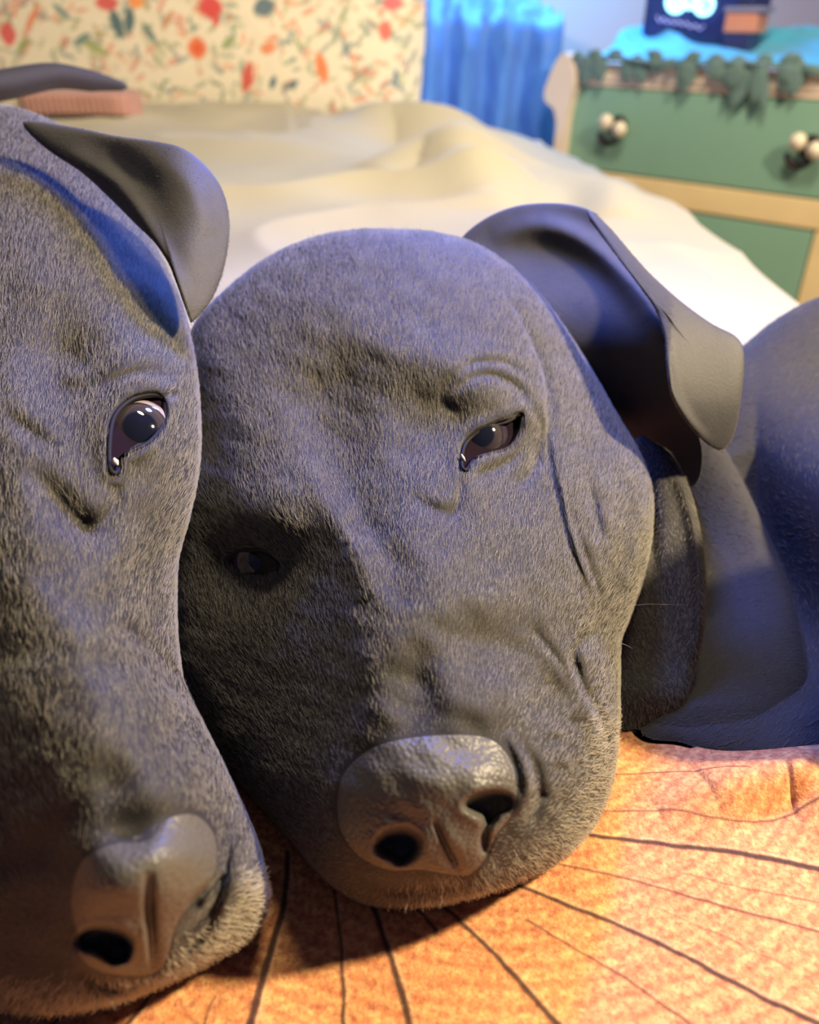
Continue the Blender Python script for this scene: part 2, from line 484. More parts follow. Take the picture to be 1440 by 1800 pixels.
# ---- wood-slice print blanket: growth rings and radial cracks printed flat on cloth
def blanket():
    x0, x1, y0, y1 = -0.62, BEDR-0.01, -0.06, 0.555
    # fine grid where the camera sees it
    xs = np.concatenate([np.linspace(x0, -0.17, 40)[:-1], np.linspace(-0.17, 0.20, 840), np.linspace(0.20, x1, 60)[1:]])
    ys = np.concatenate([np.linspace(y0, 0.06, 30)[:-1], np.linspace(0.06, 0.25, 520), np.linspace(0.25, y1, 60)[1:]])
    X, Y = np.meshgrid(xs, ys)
    Z = 0.0008*vnoise(X*20, Y*20, 21)
    def ln(pts, wd, a):
        nonlocal Z
        q = np.array([PZ(*p)[:2] for p in pts]); d, s, t = segdist(spline(q, 4, False), X, Y)
        Z = Z+a*np.exp(-0.5*(d/wd)**2)*np.sin(np.pi*np.clip(t, 0.03, 0.97))**0.5
    ln([(1230, 1395), (1330, 1378), (1480, 1345), (1620, 1330)], 0.0075, 0.0075)
    ln([(1150, 1430), (1240, 1408), (1330, 1400)], 0.006, 0.003)
    ln([(1300, 1455), (1390, 1420), (1480, 1375), (1600, 1350)], 0.0035, -0.0035)
    ln([(1380, 1400), (1440, 1400), (1540, 1390)], 0.006, 0.006)
    C = np.array([PZ(840, 1130)[0], PZ(840, 1130)[1]])
    dx, dy = X-C[0], Y-C[1]; r = np.hypot(dx, dy*1.0); th = np.arctan2(dy, dx)
    rw = r+0.004*(vnoise(th*3+20, r*6, 31)-0.5)+0.0008*(vnoise(X*260, Y*260, 32)-0.5)
    base = lin(248, 178, 116); light = lin(255, 205, 135); dark = lin(196, 105, 66); purple = lin(170, 98, 84)
    ring = 0.5+0.5*np.sin(rw*2*np.pi/0.0052)
    ringm = 0.35+0.65*vnoise(th*14+5, r*120, 33)
    mott = vnoise(th*70+50, rw*800, 34, 3)
    mott2 = vnoise(th*90+10, rw*900, 35, 2)
    blot = vnoise(X*420+7, Y*420, 38, 2)
    col = base[None, None]+np.zeros(X.shape+(3,))
    def mix(c, f): 
        nonlocal col
        f = np.clip(f, 0, 1)[..., None]; col = col*(1-f)+c*f
    mix(light, (mott-0.45)*2.2)
    mix(dark, ring**2*0.62*ringm)
    mix(purple, np.clip((mott2-0.52)*5, 0, 1)*0.40)
    mix(dark, np.clip((blot-0.56)*6, 0, 1)*0.25)
    mix(lin(150, 80, 60), np.clip(1-r/0.14, 0, 1)*0.12)
    crk = [  # pixel points, half-width px at the last point
        ([(505, 1500), (500, 1590), (470, 1690), (440, 1800), (430, 1840)], 7.5),
        ([(588, 1560), (598, 1640), (603, 1720), (605, 1810)], 3.6),
        ([(655, 1590), (672, 1640), (700, 1730), (722, 1810)], 6.0),
        ([(735, 1598), (750, 1615), (766, 1634)], 3.5),
        ([(775, 1590), (850, 1660), (915, 1730), (985, 1810)], 5.6),
        ([(900, 1555), (1040, 1610), (1200, 1680), (1320, 1745), (1445, 1805)], 5.8),
        ([(975, 1520), (1110, 1548), (1260, 1592), (1445, 1640)], 2.8),
        ([(1030, 1468), (1180, 1488), (1310, 1503), (1450, 1532)], 6.8),
        ([(1070, 1363), (1180, 1362), (1310, 1376)], 2.2),
        ([(1060, 1428), (1170, 1432), (1270, 1447), (1360, 1440), (1445, 1415)], 2.4),
        ([(925, 1620), (1010, 1668), (1120, 1735), (1215, 1805)], 2.6),
        ([(1200, 1538), (1300, 1560), (1445, 1588)], 1.5),
        ([(268, 1740), (255, 1765), (222, 1805)], 4.2),
        ([(378, 1755), (366, 1775), (358, 1805)], 2.2),
        ([(125, 1780), (105, 1792), (85, 1810)], 3.0),
        ([(1160, 1600), (1300, 1660), (1380, 1700)], 0.9)]
    wob = 0.0007*(vnoise(X*170, Y*170, 36, 2)-0.5)
    for pts, wpx in crk:
        a_, b_ = np.array(pts[-2], float), np.array(pts[-1], float)
        if b_[1] > 1790 or b_[0] > 1430:      # the print runs on beyond the photograph's edge
            k_ = (b_-a_)/np.linalg.norm(b_-a_); pts = pts+[tuple(b_+k_*160), tuple(b_+k_*380)]
        q = np.array([PZ(*p)[:2] for p in pts]); d, s, t = segdist(spline(q, 4, False), X+wob, Y+wob)
        W = wpx*0.265/FPX*(0.55+0.5*t)*(0.8+0.4*vnoise(X*300, Y*300, 37))
        f = 1/(1+np.exp(np.clip((d-W)/0.00016, -40, 40)))
        mix(lin(255, 212, 160), 0.5*np.exp(-0.5*((d-W*1.35)/(0.0005))**2)*(s > 0)*min(1, wpx/5))
        mix(lin(58, 28, 24) if wpx > 3 else lin(110, 55, 38), f*0.95)
    me = grid_mesh('blanket', X, Y, Z); set_color(me, 'print', col.reshape(-1, 3))
    mt = attr_mat('wood_slice_print', 'print', 0.8, 0.35, 1200, 0.1)
    nt = mt.node_tree; b = nt.nodes['Principled BSDF']; src = b.inputs['Base Color'].links[0].from_socket
    tc = nt.nodes.new('ShaderNodeTexCoord'); nz = nt.nodes.new('ShaderNodeTexNoise')
    nz.inputs['Scale'].default_value = 520; nz.inputs['Detail'].default_value = 3; nz.inputs['Roughness'].default_value = 0.7
    nt.links.new(tc.outputs['Object'], nz.inputs['Vector'])
    cr = nt.nodes.new('ShaderNodeValToRGB'); e = cr.color_ramp.elements
    e[0].position = 0.36; e[0].color = (0.62, 0.40, 0.34, 1); e[1].position = 0.60; e[1].color = (1.0, 1.0, 0.96, 1)
    mx = nt.nodes.new('ShaderNodeMix'); mx.data_type = 'RGBA'; mx.blend_type = 'MULTIPLY'; mx.inputs[0].default_value = 0.75
    nt.links.new(nz.outputs['Fac'], cr.inputs[0]); nt.links.new(src, mx.inputs[6]); nt.links.new(cr.outputs[0], mx.inputs[7])
    nt.links.new(mx.outputs[2], b.inputs['Base Color'])
    # hem: the four borders turn down 6 mm to a flat underside
    import bmesh
    bm = bmesh.new(); bm.from_mesh(me)
    ed = [e_ for e_ in bm.edges if e_.is_boundary]
    r_ = bmesh.ops.extrude_edge_only(bm, edges=ed)
    nv = [g_ for g_ in r_['geom'] if isinstance(g_, bmesh.types.BMVert)]
    for v_ in nv: v_.co.z -= 0.006
    bm.to_mesh(me); bm.free()
    o = link('blanket', me, mt)
    tag(o, 'orange blanket printed like a cracked tree slice, under the dogs', 'blanket')
blanket()

# ================================================================== DOG FUR
def fur(name, verts, quads, n, length, flow, mask, parent, seed, mat=M_hair, rad=4.5e-5, lift=0.26, clump=0.22):
    r = np.random.default_rng(seed)
    a, b, c, d = (verts[quads[:, i]] for i in range(4))
    nrm = np.cross(c-a, d-b); area_ = np.linalg.norm(nrm, axis=1)+1e-15; nrm = nrm/area_[:, None]
    cen = (a+b+c+d)/4
    view = CAM-cen; view /= np.linalg.norm(view, axis=1)[:, None]
    fl = np.sign(np.median((nrm*view).sum(1)[: len(nrm)//2])); nrm *= fl
    face = (nrm*view).sum(1)
    # px of centres
    rel = cen-CAM; dz = rel@F; pu = 720+FPX*(rel@R)/dz; pv = 900-FPX*(rel@U)/dz
    wgt = area_*(face > -0.25)*mask(pu, pv)*((pu > -440) & (pu < 1640) & (pv > -60) & (pv < 1860))
    idx = r.choice(len(quads), n, p=wgt/wgt.sum())
    s, t = r.random((n, 1)), r.random((n, 1))
    root = (a[idx]*(1-s)+b[idx]*s)*(1-t)+(d[idx]*(1-s)+c[idx]*s)*t
    N = nrm[idx]
    D = flow(root, pu[idx], pv[idx])
    cl = np.stack([vnoise(pu[idx]/14, pv[idx]/14, seed+1)-0.5, vnoise(pu[idx]/14+9, pv[idx]/14, seed+2)-0.5, vnoise(pu[idx]/14, pv[idx]/14+9, seed+3)-0.5], 1)
    D = D+r.normal(0, 0.16, (n, 3))+cl*clump*2
    D -= N*(D*N).sum(1)[:, None]; D /= np.linalg.norm(D, axis=1)[:, None]+1e-9
    ln_ = length(pu[idx], pv[idx])[:, None]*0.66*(0.6+0.7*r.random((n, 1)))
    lf = lift*(0.6+0.8*r.random((n, 1)))
    root = root-N*0.0002
    pts = np.stack([root, root+ln_*0.33*(D+N*lf*1.1), root+ln_*0.68*(D+N*lf*0.85), root+ln_*(D*0.98+N*lf*0.55)], 1)
    hc = bpy.data.hair_curves.new(name)
    hc.add_curves([4]*n)
    hc.points.foreach_set('position', pts.astype(np.float32).ravel())
    rd = np.tile(np.array([1, 0.9, 0.65, 0.15])*rad, n)*np.repeat(0.7+0.6*r.random(n), 4)
    hc.points.foreach_set('radius', rd.astype(np.float32))
    o = bpy.data.objects.new(name, hc); COL.objects.link(o); hc.materials.append(mat)
    o.parent = parent; o.matrix_parent_inverse = Matrix.Translation(-parent.location)
    o['kind'] = 'stuff'
    return o

def flow_from(nose, up=(0, 0.9, 0.35)):
    nose = np.asarray(nose); up = np.asarray(up)
    def f(root, pu, pv):
        d = root-nose; d /= np.linalg.norm(d, axis=1)[:, None]+1e-6
        return d*0.7+up*0.6
    return f

def eyeball(name, u, v, d, rpx, gaze, parent, mat=None, plane=None, inset=0.0):
    rad = rpx*d/FPX
    c = P(u, v, d+rad)
    if plane is not None:      # seat the ball square to the lids
        p0, p1, p2 = (P(a, b, float(plane(a, b))) for a, b in ((u, v), (u+20, v), (u, v+20)))
        nn = np.cross(p1-p0, p2-p0); nn /= np.linalg.norm(nn)
        if nn@(CAM-p0) < 0: nn = -nn
        c = p0-nn*(rad+inset)
    if plane is not None:
        tc_ = CAM-c; gaze = nn*0.5+tc_/np.linalg.norm(tc_)*0.5+np.asarray(gaze, float)
    g = np.asarray(gaze, float); g /= np.linalg.norm(g)
    n, m = 40, 40
    prof = [(rad*math.sin(math.pi*i/m), rad*math.cos(math.pi*i/m)*(1 if i > 12 else 1)) for i in range(m+1)]
    o = lathe(name, [(max(a, 1e-6), b) for a, b in prof], (0, 0, 0), mat or M_eye, None, n=n)
    q = Vector(g).to_track_quat('Z', 'Y').to_matrix().to_4x4()
    o.matrix_world = Matrix.Translation(Vector(c)) @ q
    mw = o.matrix_world.copy()
    o.parent = parent; o.matrix_parent_inverse = Matrix.Translation(-parent.location)
    o.matrix_basis = mw
    return o

def rim_plane(poly, frontf):
    sp = spline(poly, 8); cen = sp.mean(0)
    u = sp[:, 0]+(sp[:, 0]-cen[0])*0.25; v = sp[:, 1]+(sp[:, 1]-cen[1])*0.25
    A_ = np.stack([u-cen[0], v-cen[1], np.ones(len(u))], 1)
    k, *_ = np.linalg.lstsq(A_, frontf(u, v), rcond=None)
    return lambda u, v: k[0]*(np.asarray(u)-cen[0])+k[1]*(np.asarray(v)-cen[1])+k[2]

def eye_lining(poly, C, frontf, parent, mat, back=0.0045):
    pl = rim_plane(poly, frontf); sp = spline(poly, 8)
    sp = C+(sp-C)*1.10; n = len(sp); co = []; m = 8
    for i in range(m+1):
        q = C+(sp-C)*(1-i/m*0.98); co.append(P(q[:, 0], q[:, 1], pl(q[:, 0], q[:, 1])+back+0.003*(i == 0)*0))
    for q in (sp,): co.append(P(q[:, 0], q[:, 1], pl(q[:, 0], q[:, 1])+back+0.002))
    co = np.concatenate(co); k = np.arange(n); k2 = (k+1) % n
    fs = np.concatenate([np.stack([i*n+k, i*n+k2, (i+1)*n+k2, (i+1)*n+k], 1) for i in range(m)]+[np.stack([k, (m+1)*n+k, (m+1)*n+k2, k2], 1)])
    return link('eye_lining', mesh_np('eye_lining', co, fs), mat, parent)

def lid(name, poly, frontf, rpx, parent, lift=0.0, mat=M_lid):
    sp = spline(poly, 8); cen = sp.mean(0)
    sp2 = np.vstack([sp, sp[:2]])
    d = frontf(sp2[:, 0]+(sp2[:, 0]-cen[0])*0.12, sp2[:, 1]+(sp2[:, 1]-cen[1])*0.12)+0.0010-lift
    pts = P(sp2[:, 0], sp2[:, 1], d)
    co, fs = tube_arr(pts, rpx*0.25/FPX, 8)
    return link(name, mesh_np(name, co, fs), mat, parent)

def patch(name, poly, C, frontf, raise_mm, mat, parent, nr=60, ns=160, thick=0.004):
    """a pad lying on the body surface: follows its relief, stands proud by raise_mm with a rolled rim"""
    out = spline(poly); rE = Radial(out, C)
    ph = np.linspace(-np.pi, np.pi, ns, endpoint=False)
    s = (np.sin(np.linspace(0, np.pi/2, nr+1)[1:]))[:, None]
    u = C[0]+s*rE(ph)*np.cos(ph); v = C[1]+s*rE(ph)*np.sin(ph)
    prof = np.repeat(1-s**12, ns, 1)
    uf = np.concatenate([[C[0]], u.ravel()]); vf = np.concatenate([[C[1]], v.ravel()])
    pf = np.concatenate([[1.0], prof.ravel()])
    df = frontf(uf, vf)-raise_mm*1e-3*pf+0.0006*(1-pf)
    # underside ring
    ub, vb = uf[-ns:], vf[-ns:]
    db = frontf(ub, vb)+thick
    co = P(np.concatenate([uf, ub, [C[0]]]), np.concatenate([vf, vb, [C[1]]]),
           np.concatenate([df, db, [float(frontf(np.array([C[0]]), np.array([C[1]]))[0])+thick*3]]))
    co[:, 2] = np.maximum(co[:, 2], 0.0015)
    k = np.arange(ns); k2 = (k+1) % ns
    q = np.concatenate([np.stack([1+i*ns+k, 1+(i+1)*ns+k, 1+(i+1)*ns+k2, 1+i*ns+k2], 1) for i in range(nr)])
    last = 1+nr*ns
    t = np.concatenate([np.stack([np.zeros(ns, int), 1+k, 1+k2], 1), np.stack([last+k, np.full(ns, len(co)-1), last+k2], 1)])
    return link(name, blobs_mesh(name, [(co, q, t, None)]), mat, parent)

def whiskers(defs, parent, frontf):
    for pts, w_ in defs:
        sp = spline(pts, 5, False)
        d0 = float(frontf(np.array([float(pts[0][0])]), np.array([float(pts[0][1])]))[0])
        t = np.linspace(0, 1, len(sp))
        co, fs = tube_arr(P(sp[:, 0], sp[:, 1], d0-0.001-0.010*t), w_*(1-0.8*t), 5)
        link('whisker', mesh_np('whisker', co, fs), M_whisker, parent)

# ================================================================== RIGHT DOG (head in the middle of the picture)
dogB = empty('dog', PZ(760, 1400, 0).tolist(), 'black puppy in the middle, heavy-lidded, chin resting on the orange blanket', 'dog')
outB = [(690, 403), (760, 408), (830, 426), (895, 466), (950, 520), (1002, 590), (1048, 665), (1088, 735), (1124, 795), (1146, 860),
        (1146, 940), (1130, 1020), (1108, 1085), (1092, 1130), (1090, 1200), (1088, 1290), (1075, 1380), (1045, 1450), (990, 1508), (900, 1556), (800, 1586),
        (700, 1598), (635, 1588), (575, 1552), (520, 1490), (440, 1400), (360, 1300), (315, 1190), (300, 1080), (298, 960), (304, 830),
        (315, 700), (338, 580), (400, 508), (475, 450), (555, 416), (625, 404)]
def mB(u, v):
    return si(v, [380, 700, 1000, 1300, 1450, 1600], [0.372, 0.345, 0.305, 0.276, 0.254, 0.232])
eyeB = [(812, 818), (816, 786), (834, 764), (864, 750), (893, 741), (916, 730), (914, 757), (897, 785), (866, 797), (836, 806), (820, 826)]
eyeB2 = [(405, 985), (430, 972), (462, 970), (485, 985), (490, 1000), (465, 1010), (430, 1008)]
noseB = [(585, 1400), (600, 1350), (650, 1308), (720, 1290), (800, 1284), (868, 1292), (905, 1330), (918, 1385), (908, 1432), (880, 1468), (858, 1515), (828, 1545), (790, 1543),
         (740, 1535), (680, 1535), (625, 1510), (590, 1460)]
nosB_R = [(820, 1416), (838, 1400), (868, 1394), (895, 1402), (896, 1418), (876, 1432), (862, 1446), (848, 1434), (832, 1426)]
nosB_L = [(668, 1478), (684, 1464), (710, 1460), (732, 1472), (734, 1490), (720, 1508), (702, 1514), (686, 1504), (672, 1498), (664, 1490)]
fB = [
    # muzzle and bridge, turned with the head
    G(735, 1240, 190, 270, -12, 24), G(690, 1010, 100, 190, -14, 7), G(765, 1400, 130, 110, 0, 7),
    # flews and lip pads
    G(960, 1330, 85, 170, -8, 9), G(600, 1420, 60, 110, -20, 3), G(1030, 1190, 40, 90, -10, 6),
    # forehead dome, temples and brows
    G(620, 560, 190, 110, 0, 7), G(800, 650, 120, 70, 20, 6), G(900, 600, 90, 110, 30, 3),
    G(440, 800, 70, 110, -25, 9), G(470, 900, 60, 45, 0, 6), G(850, 690, 62, 32, 15, 5.5), G(830, 640, 90, 26, 12, 2.5),
    # furrow from crown to stop, hollow beside the muzzle
    L([(640, 600), (600, 700), (610, 800), (650, 900), (690, 950)], 38, -5.5),
    L([(560, 650), (545, 760), (590, 880), (640, 960)], 26, -3.5),
    L([(520, 720), (560, 850), (620, 960), (650, 1060)], 18, 4.5),
    G(440, 1000, 95, 60, 10, -10), G(480, 1180, 80, 160, 15, -8),
    G(745, 770, 55, 60, 0, -3.5), G(790, 870, 60, 40, 20, 3.0),
    L([(610, 900), (680, 960), (720, 1080)], 22, -3),
    # eye socket surroundings
    G(862, 768, 58, 42, -20, 4.5), L([(800, 690), (830, 665), (870, 662), (915, 690), (938, 735)], 7, -2.2),
    L([(790, 672), (830, 642), (885, 640), (930, 668)], 6, -1.6),
    L([(812, 740), (780, 700), (800, 660)], 9, -0.9),
    L([(935, 715), (950, 760), (935, 830), (900, 860)], 9, -2.2), L([(930, 745), (905, 800), (860, 830), (825, 850)], 8, -1.4),
    L([(812, 835), (808, 880), (780, 930)], 6, -1.2),
    L([(720, 870), (770, 900), (840, 900)], 10, -1.6),
    # temple line and cheek folds
    Fold([(880, 500), (950, 640), (962, 740), (962, 820)], 22, 2.2),
    L([(895, 520), (940, 620), (968, 720), (972, 830)], 8, -1.3),
    Fold([(960, 730), (985, 850), (1010, 960), (1048, 1060)], 24, -2.0),
    L([(985, 820), (1008, 920), (1040, 1010), (1068, 1090)], 6, -1.6),
    L([(1030, 820), (1045, 900), (1060, 960)], 7, -2.0), L([(1085, 800), (1100, 880), (1090, 990), (1070, 1060)], 12, -2.5),
    G(1105, 900, 26, 110, 5, 4), G(1000, 900, 45, 120, -8, 2.5), G(990, 1050, 50, 80, -10, 3),
    # mouth line, lip roll
    L([(1062, 1090), (1012, 1140), (1020, 1200), (1055, 1260), (1068, 1340)], 7, -3.4),
    L([(940, 1120), (1000, 1190), (1045, 1260), (1058, 1340)], 11, 2.4),
    L([(930, 1100), (985, 1170), (1030, 1250)], 7, -1.8),
    G(850, 1130, 50, 34, 20, -3), G(730, 1190, 26, 60, 0, -3), G(650, 1180, 30, 60, -10, 2.5), G(960, 1240, 40, 45, 0, -2.5),
    G(840, 1070, 60, 30, 10, 2), G(900, 1230, 40, 40, 0, 2.0), G(800, 1230, 50, 30, 0, 1.5),
    # wing of the nose
    L([(888, 1282), (916, 1330), (928, 1385), (912, 1438)], 7, 2.6), L([(903, 1292), (941, 1350), (944, 1420), (915, 1465)], 8, -2.2),
    G(700, 1440, 55, 45, 0, -1.5), G(860, 1370, 45, 30, 0, 2.0), G(700, 1390, 70, 40, -10, 2),
    G(700, 1575, 110, 22, 3, -3), L([(600, 1520), (680, 1560), (780, 1560), (860, 1535)], 10, -2.2),
    L([(862, 1420), (854, 1460), (850, 1505)], 5, -3.0),
    L([(762, 1438), (785, 1490), (817, 1548)], 3.5, -2.4), L([(775, 1430), (798, 1480), (828, 1535)], 9, 0.5),
    Noise(26, 0.35, 3), Noise(60, 0.7, 4),
    Hole(eyeB, 2.5, 7.5, 0.9, 9), Hole(eyeB2, 4, 4, 0.6, 7),
    Hole(nosB_R, 3.2, 9, 0.8, 8), Hole(nosB_L, 4, 9, 0.8, 9),
]
# whisker dimples on the lip pad
for (x, y) in [(1045, 1215), (1040, 1330), (1060, 1300), (1030, 1400), (1010, 1270), (985, 1350), (1005, 1430), (955, 1400), (1018, 1345), (975, 1300), (1050, 1390)]:
    fB.append(G(x, y, 7, 7, 0, -1.3))
fB = SUM(fB)
bB = blob(outB, (690, 1010), mB, 0.050, 0.045, fB, E=(850, 900), nr=300, nb=22, ns=760)
frontB = bB[3]
neck = blob([(1040, 720), (1150, 690), (1240, 740), (1290, 815), (1335, 905), (1385, 1020), (1410, 1120), (1420, 1230), (1370, 1330), (1260, 1322), (1140, 1290),
             (1040, 1190), (980, 1050), (990, 840)], (1180, 980), lambda u, v: si(v, [650, 1000, 1240, 1340], [0.380, 0.346, 0.300, 0.281])-0.00015*(u-1390)*si(v, [700, 950, 1240], [0.3, 1, 0]), 0.013, 0.03, nr=60, ns=200)
torso = blob([(1130, 860), (1200, 700), (1262, 640), (1312, 603), (1366, 560), (1440, 522), (1560, 490), (1700, 520), (1830, 640), (1900, 860), (1880, 1120), (1780, 1320),
              (1600, 1396), (1480, 1392), (1390, 1382), (1290, 1352), (1190, 1322), (1110, 1302), (1080, 1180), (1085, 1000)], (1470, 900),
             lambda u, v: si(v, [480, 800, 1100, 1280, 1400], [0.44, 0.402, 0.360, 0.296, 0.270])-0.00020*np.clip(u-1330, 0, 240)*si(v, [640, 850, 1100, 1280], [0, 1, 0.6, 0]), 0.022, 0.05,
             SUM([G(1330, 700, 60, 60, 0, 4), L([(1290, 800), (1350, 930), (1400, 1100), (1420, 1250)], 40, -7), G(1450, 1000, 60, 200, 0, 3)]), nr=90, ns=260)
haunch_blocker = blob([(1464, 1120), (1490, 900), (1580, 700), (1800, 590), (2100, 660), (2230, 1000), (2150, 1280), (1850, 1385), (1600, 1388), (1490, 1320)], (1800, 1020),
              lambda u, v: si(v, [590, 1000, 1390], [0.272, 0.266, 0.272]), 0.02, 0.06, nr=30, ns=100)  # unseen mass beyond the right edge, added to cast shade on the blanket
body = link('body', blobs_mesh('body', [bB, neck, torso, haunch_blocker]), M_skin, dogB)

# ears of the right dog
def sheet(outline, C, depth, T, feat=None, nr=60, ns=220, pw=0.35, E=None):
    return blob(outline, C, depth, T, T, feat, E=E, nr=nr, nb=16, ns=ns, pw=pw)
earA_out = [(812, 418), (850, 386), (900, 364), (955, 357), (1010, 361), (1050, 378), (1090, 425), (1135, 480), (1180, 535), (1215, 590), (1225, 650), (1215, 720),
            (1235, 790), (1225, 850), (1180, 850), (1135, 800), (1090, 740), (1040, 660), (985, 590), (920, 525), (860, 470), (815, 440)]
def mEA(u, v):
    return si(u, [800, 950, 1100, 1180, 1240], [0.385, 0.380, 0.364, 0.350, 0.346])+si(v, [360, 420, 620, 740, 880], [0.002, 0, -0.020, -0.012, 0.034])
earA = sheet(earA_out, (1060, 590), mEA, 0.0028, SUM([G(1110, 640, 50, 130, -15, -3), L([(860, 420), (960, 400), (1060, 450), (1150, 560), (1178, 660)], 16, 3)]), nr=90, ns=260)
flap_out = [(1020, 368), (1052, 378), (1092, 424), (1140, 478), (1195, 528), (1250, 568), (1294, 592), (1308, 622), (1304, 690), (1292, 760), (1270, 790), (1240, 778),
            (1205, 740), (1180, 695), (1172, 640), (1168, 590), (1150, 540), (1115, 490), (1070, 425)]
flapB = sheet(flap_out, (1225, 620), lambda u, v: si(v, [360, 480, 600, 700, 800], [0.352, 0.334, 0.318, 0.312, 0.315])+0.010*np.clip((u-1180)/130, 0, 1), 0.0030,
              SUM([G(1240, 660, 40, 70, 0, -1.5), L([(1168, 560), (1174, 640), (1185, 695), (1215, 745), (1250, 782)], 7, 1.6)]), nr=70, ns=240)
ear = link('ear', blobs_mesh('ear', [earA, flapB]), M_ear, dogB)
ear['label'] = 'raised ear folded over at its tip'
low_out = [(1120, 770), (1150, 778), (1180, 800), (1208, 850), (1228, 920), (1239, 1000), (1240, 1080), (1230, 1150), (1212, 1205), (1195, 1250), (1160, 1272), (1120, 1288),
           (1085, 1296), (1060, 1240), (1050, 1100), (1060, 950), (1080, 850)]
lowB = sheet(low_out, (1150, 1040), lambda u, v: si(v, [760, 1000, 1280], [0.338, 0.312, 0.291])+0.006*np.clip((u-1150)/90, -1, 1)*0, 0.004,
             SUM([L([(1165, 790), (1205, 870), (1226, 960), (1232, 1080), (1215, 1180)], 9, 2.2), G(1170, 1090, 26, 90, 0, -3.5), G(1140, 900, 12, 90, -3, -4), G(1150, 1220, 50, 28, 0, 2.5)]), nr=60, ns=220, pw=0.5)
jowl = link('neck_fold', blobs_mesh('neck_fold', [lowB]), M_skin, dogB)
jowl['label'] = 'thin hanging fold behind the cheek with a pale rim'

nose_o = patch('nose', noseB, (752, 1425), frontB, 0.6, M_nose, dogB)
plB = rim_plane(eyeB, frontB)
eyeball('eye', 860, 744, float(plB(860, 744)), 66, (-0.05, 0, 0), dogB, M_eye2, plB, 0.0002)
eye_lining(eyeB, np.array([862.0, 768.0]), frontB, dogB, M_lining)
eyeball('eye', 452, 992, float(frontB(np.array([450.0]), np.array([955.0]))[0])+0.004, 44, (0.1, -0.9, 0.35), dogB, M_eye2)
lid('eyelid', eyeB, frontB, 4.2, dogB)
lid('eyelid', eyeB2, frontB, 4, dogB, lift=-0.001)
whiskers([([(1072, 1105), (1084, 1108), (1098, 1100)], 7e-5), ([(1080, 1130), (1096, 1132), (1112, 1140)], 9e-5), ([(1046, 1252), (1062, 1242), (1084, 1240)], 9e-5),
          ([(1090, 1068), (1140, 1062), (1210, 1064)], 4e-5), ([(1030, 1390), (1090, 1380), (1150, 1410)], 4e-5), ([(1040, 1330), (1075, 1328), (1120, 1340)], 4e-5),
          ([(340, 868), (365, 866), (395, 872)], 5e-5), ([(1035, 1420), (1080, 1415), (1110, 1450)], 4e-5), ([(712, 1575), (716, 1585), (712, 1606)], 6e-5), ([(770, 1570), (778, 1582), (772, 1598)], 5e-5)], dogB, frontB)
spn = spline(noseB, 4); spe = spline(eyeB, 4); spe2 = spline(eyeB2, 4)
def maskB(u, v):
    m = np.ones(len(u))
    for q, g in ((spn, -7), (spe, 5), (spe2, 5)):
        k = (np.abs(u-q[:, 0].mean()) < 220) & (np.abs(v-q[:, 1].mean()) < 220)
        m[k] *= (polysd(q, u[k], v[k]) > g)
    return m
noseptB = P(760, 1440, 0.195)
def lenB(u, v):
    return np.interp(np.hypot(u-760, v-1430), [120, 260, 500, 900], [0.0022, 0.0036, 0.0046, 0.0058])
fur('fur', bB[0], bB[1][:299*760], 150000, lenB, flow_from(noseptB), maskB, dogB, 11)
fur('body_fur', neck[0], neck[1][:59*200], 9000, lambda u, v: u*0+0.005, lambda r_, u, v: np.tile(np.array([0.6, 0.3, -0.7]), (len(u), 1)), lambda u, v: np.ones(len(u)), dogB, 17, lift=0.2, clump=0.15, mat=M_hair_shaded)
fur('body_fur', torso[0], torso[1][:89*260], 12000, lambda u, v: u*0+0.006, lambda r_, u, v: np.tile(np.array([0.8, 0.5, -0.3]), (len(u), 1)), lambda u, v: np.ones(len(u)), dogB, 16, lift=0.2, clump=0.15, rad=6e-5, mat=M_hair_shaded)
fur('ear_fur', np.concatenate([flapB[0]]), flapB[1][:69*240], 9000, lambda u, v: u*0+0.0022, lambda r_, u, v: np.tile(np.array([0.3, 0, -1.0]), (len(u), 1)), lambda u, v: np.ones(len(u)), dogB, 14, lift=0.15, clump=0.1)
fur('neck_fur', lowB[0], lowB[1][:59*220], 11000, lambda u, v: u*0+0.0040, lambda r_, u, v: np.tile(np.array([0.1, 0, -1.0]), (len(u), 1)), lambda u, v: np.ones(len(u)), dogB, 15, lift=0.2, clump=0.15)

# ================================================================== LEFT DOG
dogA = empty('dog', PZ(120, 1600, 0).tolist(), 'black puppy at the left edge, bright eye open, nose low in the corner', 'dog')
outA = [(0, 186), (60, 200), (130, 235), (190, 290), (240, 370), (285, 455), (318, 530), (334, 590), (346, 660), (352, 750), (348, 830), (332, 910), (314, 980),
        (310, 1060), (315, 1150), (332, 1230), (365, 1285), (395, 1345), (422, 1405), (452, 1475), (468, 1540), (470, 1600), (440, 1648), (370, 1690), (290, 1728), (200, 1762),
        (90, 1785), (0, 1778), (-90, 1750), (-180, 1680), (-250, 1560), (-310, 1400), (-380, 1200), (-440, 1000), (-460, 800), (-430, 600), (-350, 400), (-220, 260), (-100, 200)]
def mA(u, v):
    return si(v, [180, 500, 800, 1100, 1400, 1600, 1800], [0.385, 0.335, 0.292, 0.268, 0.238, 0.221, 0.203])
eyeA = [(194, 826), (192, 782), (200, 735), (226, 706), (258, 695), (284, 698), (291, 722), (284, 752), (262, 778), (234, 792), (214, 806), (206, 830)]
noseA = [(128, 1640), (118, 1580), (138, 1510), (196, 1478), (262, 1470), (300, 1430), (350, 1424), (384, 1462), (386, 1520), (366, 1568), (330, 1600), (308, 1640), (296, 1690),
         (272, 1718), (220, 1722), (166, 1712), (134, 1685)]
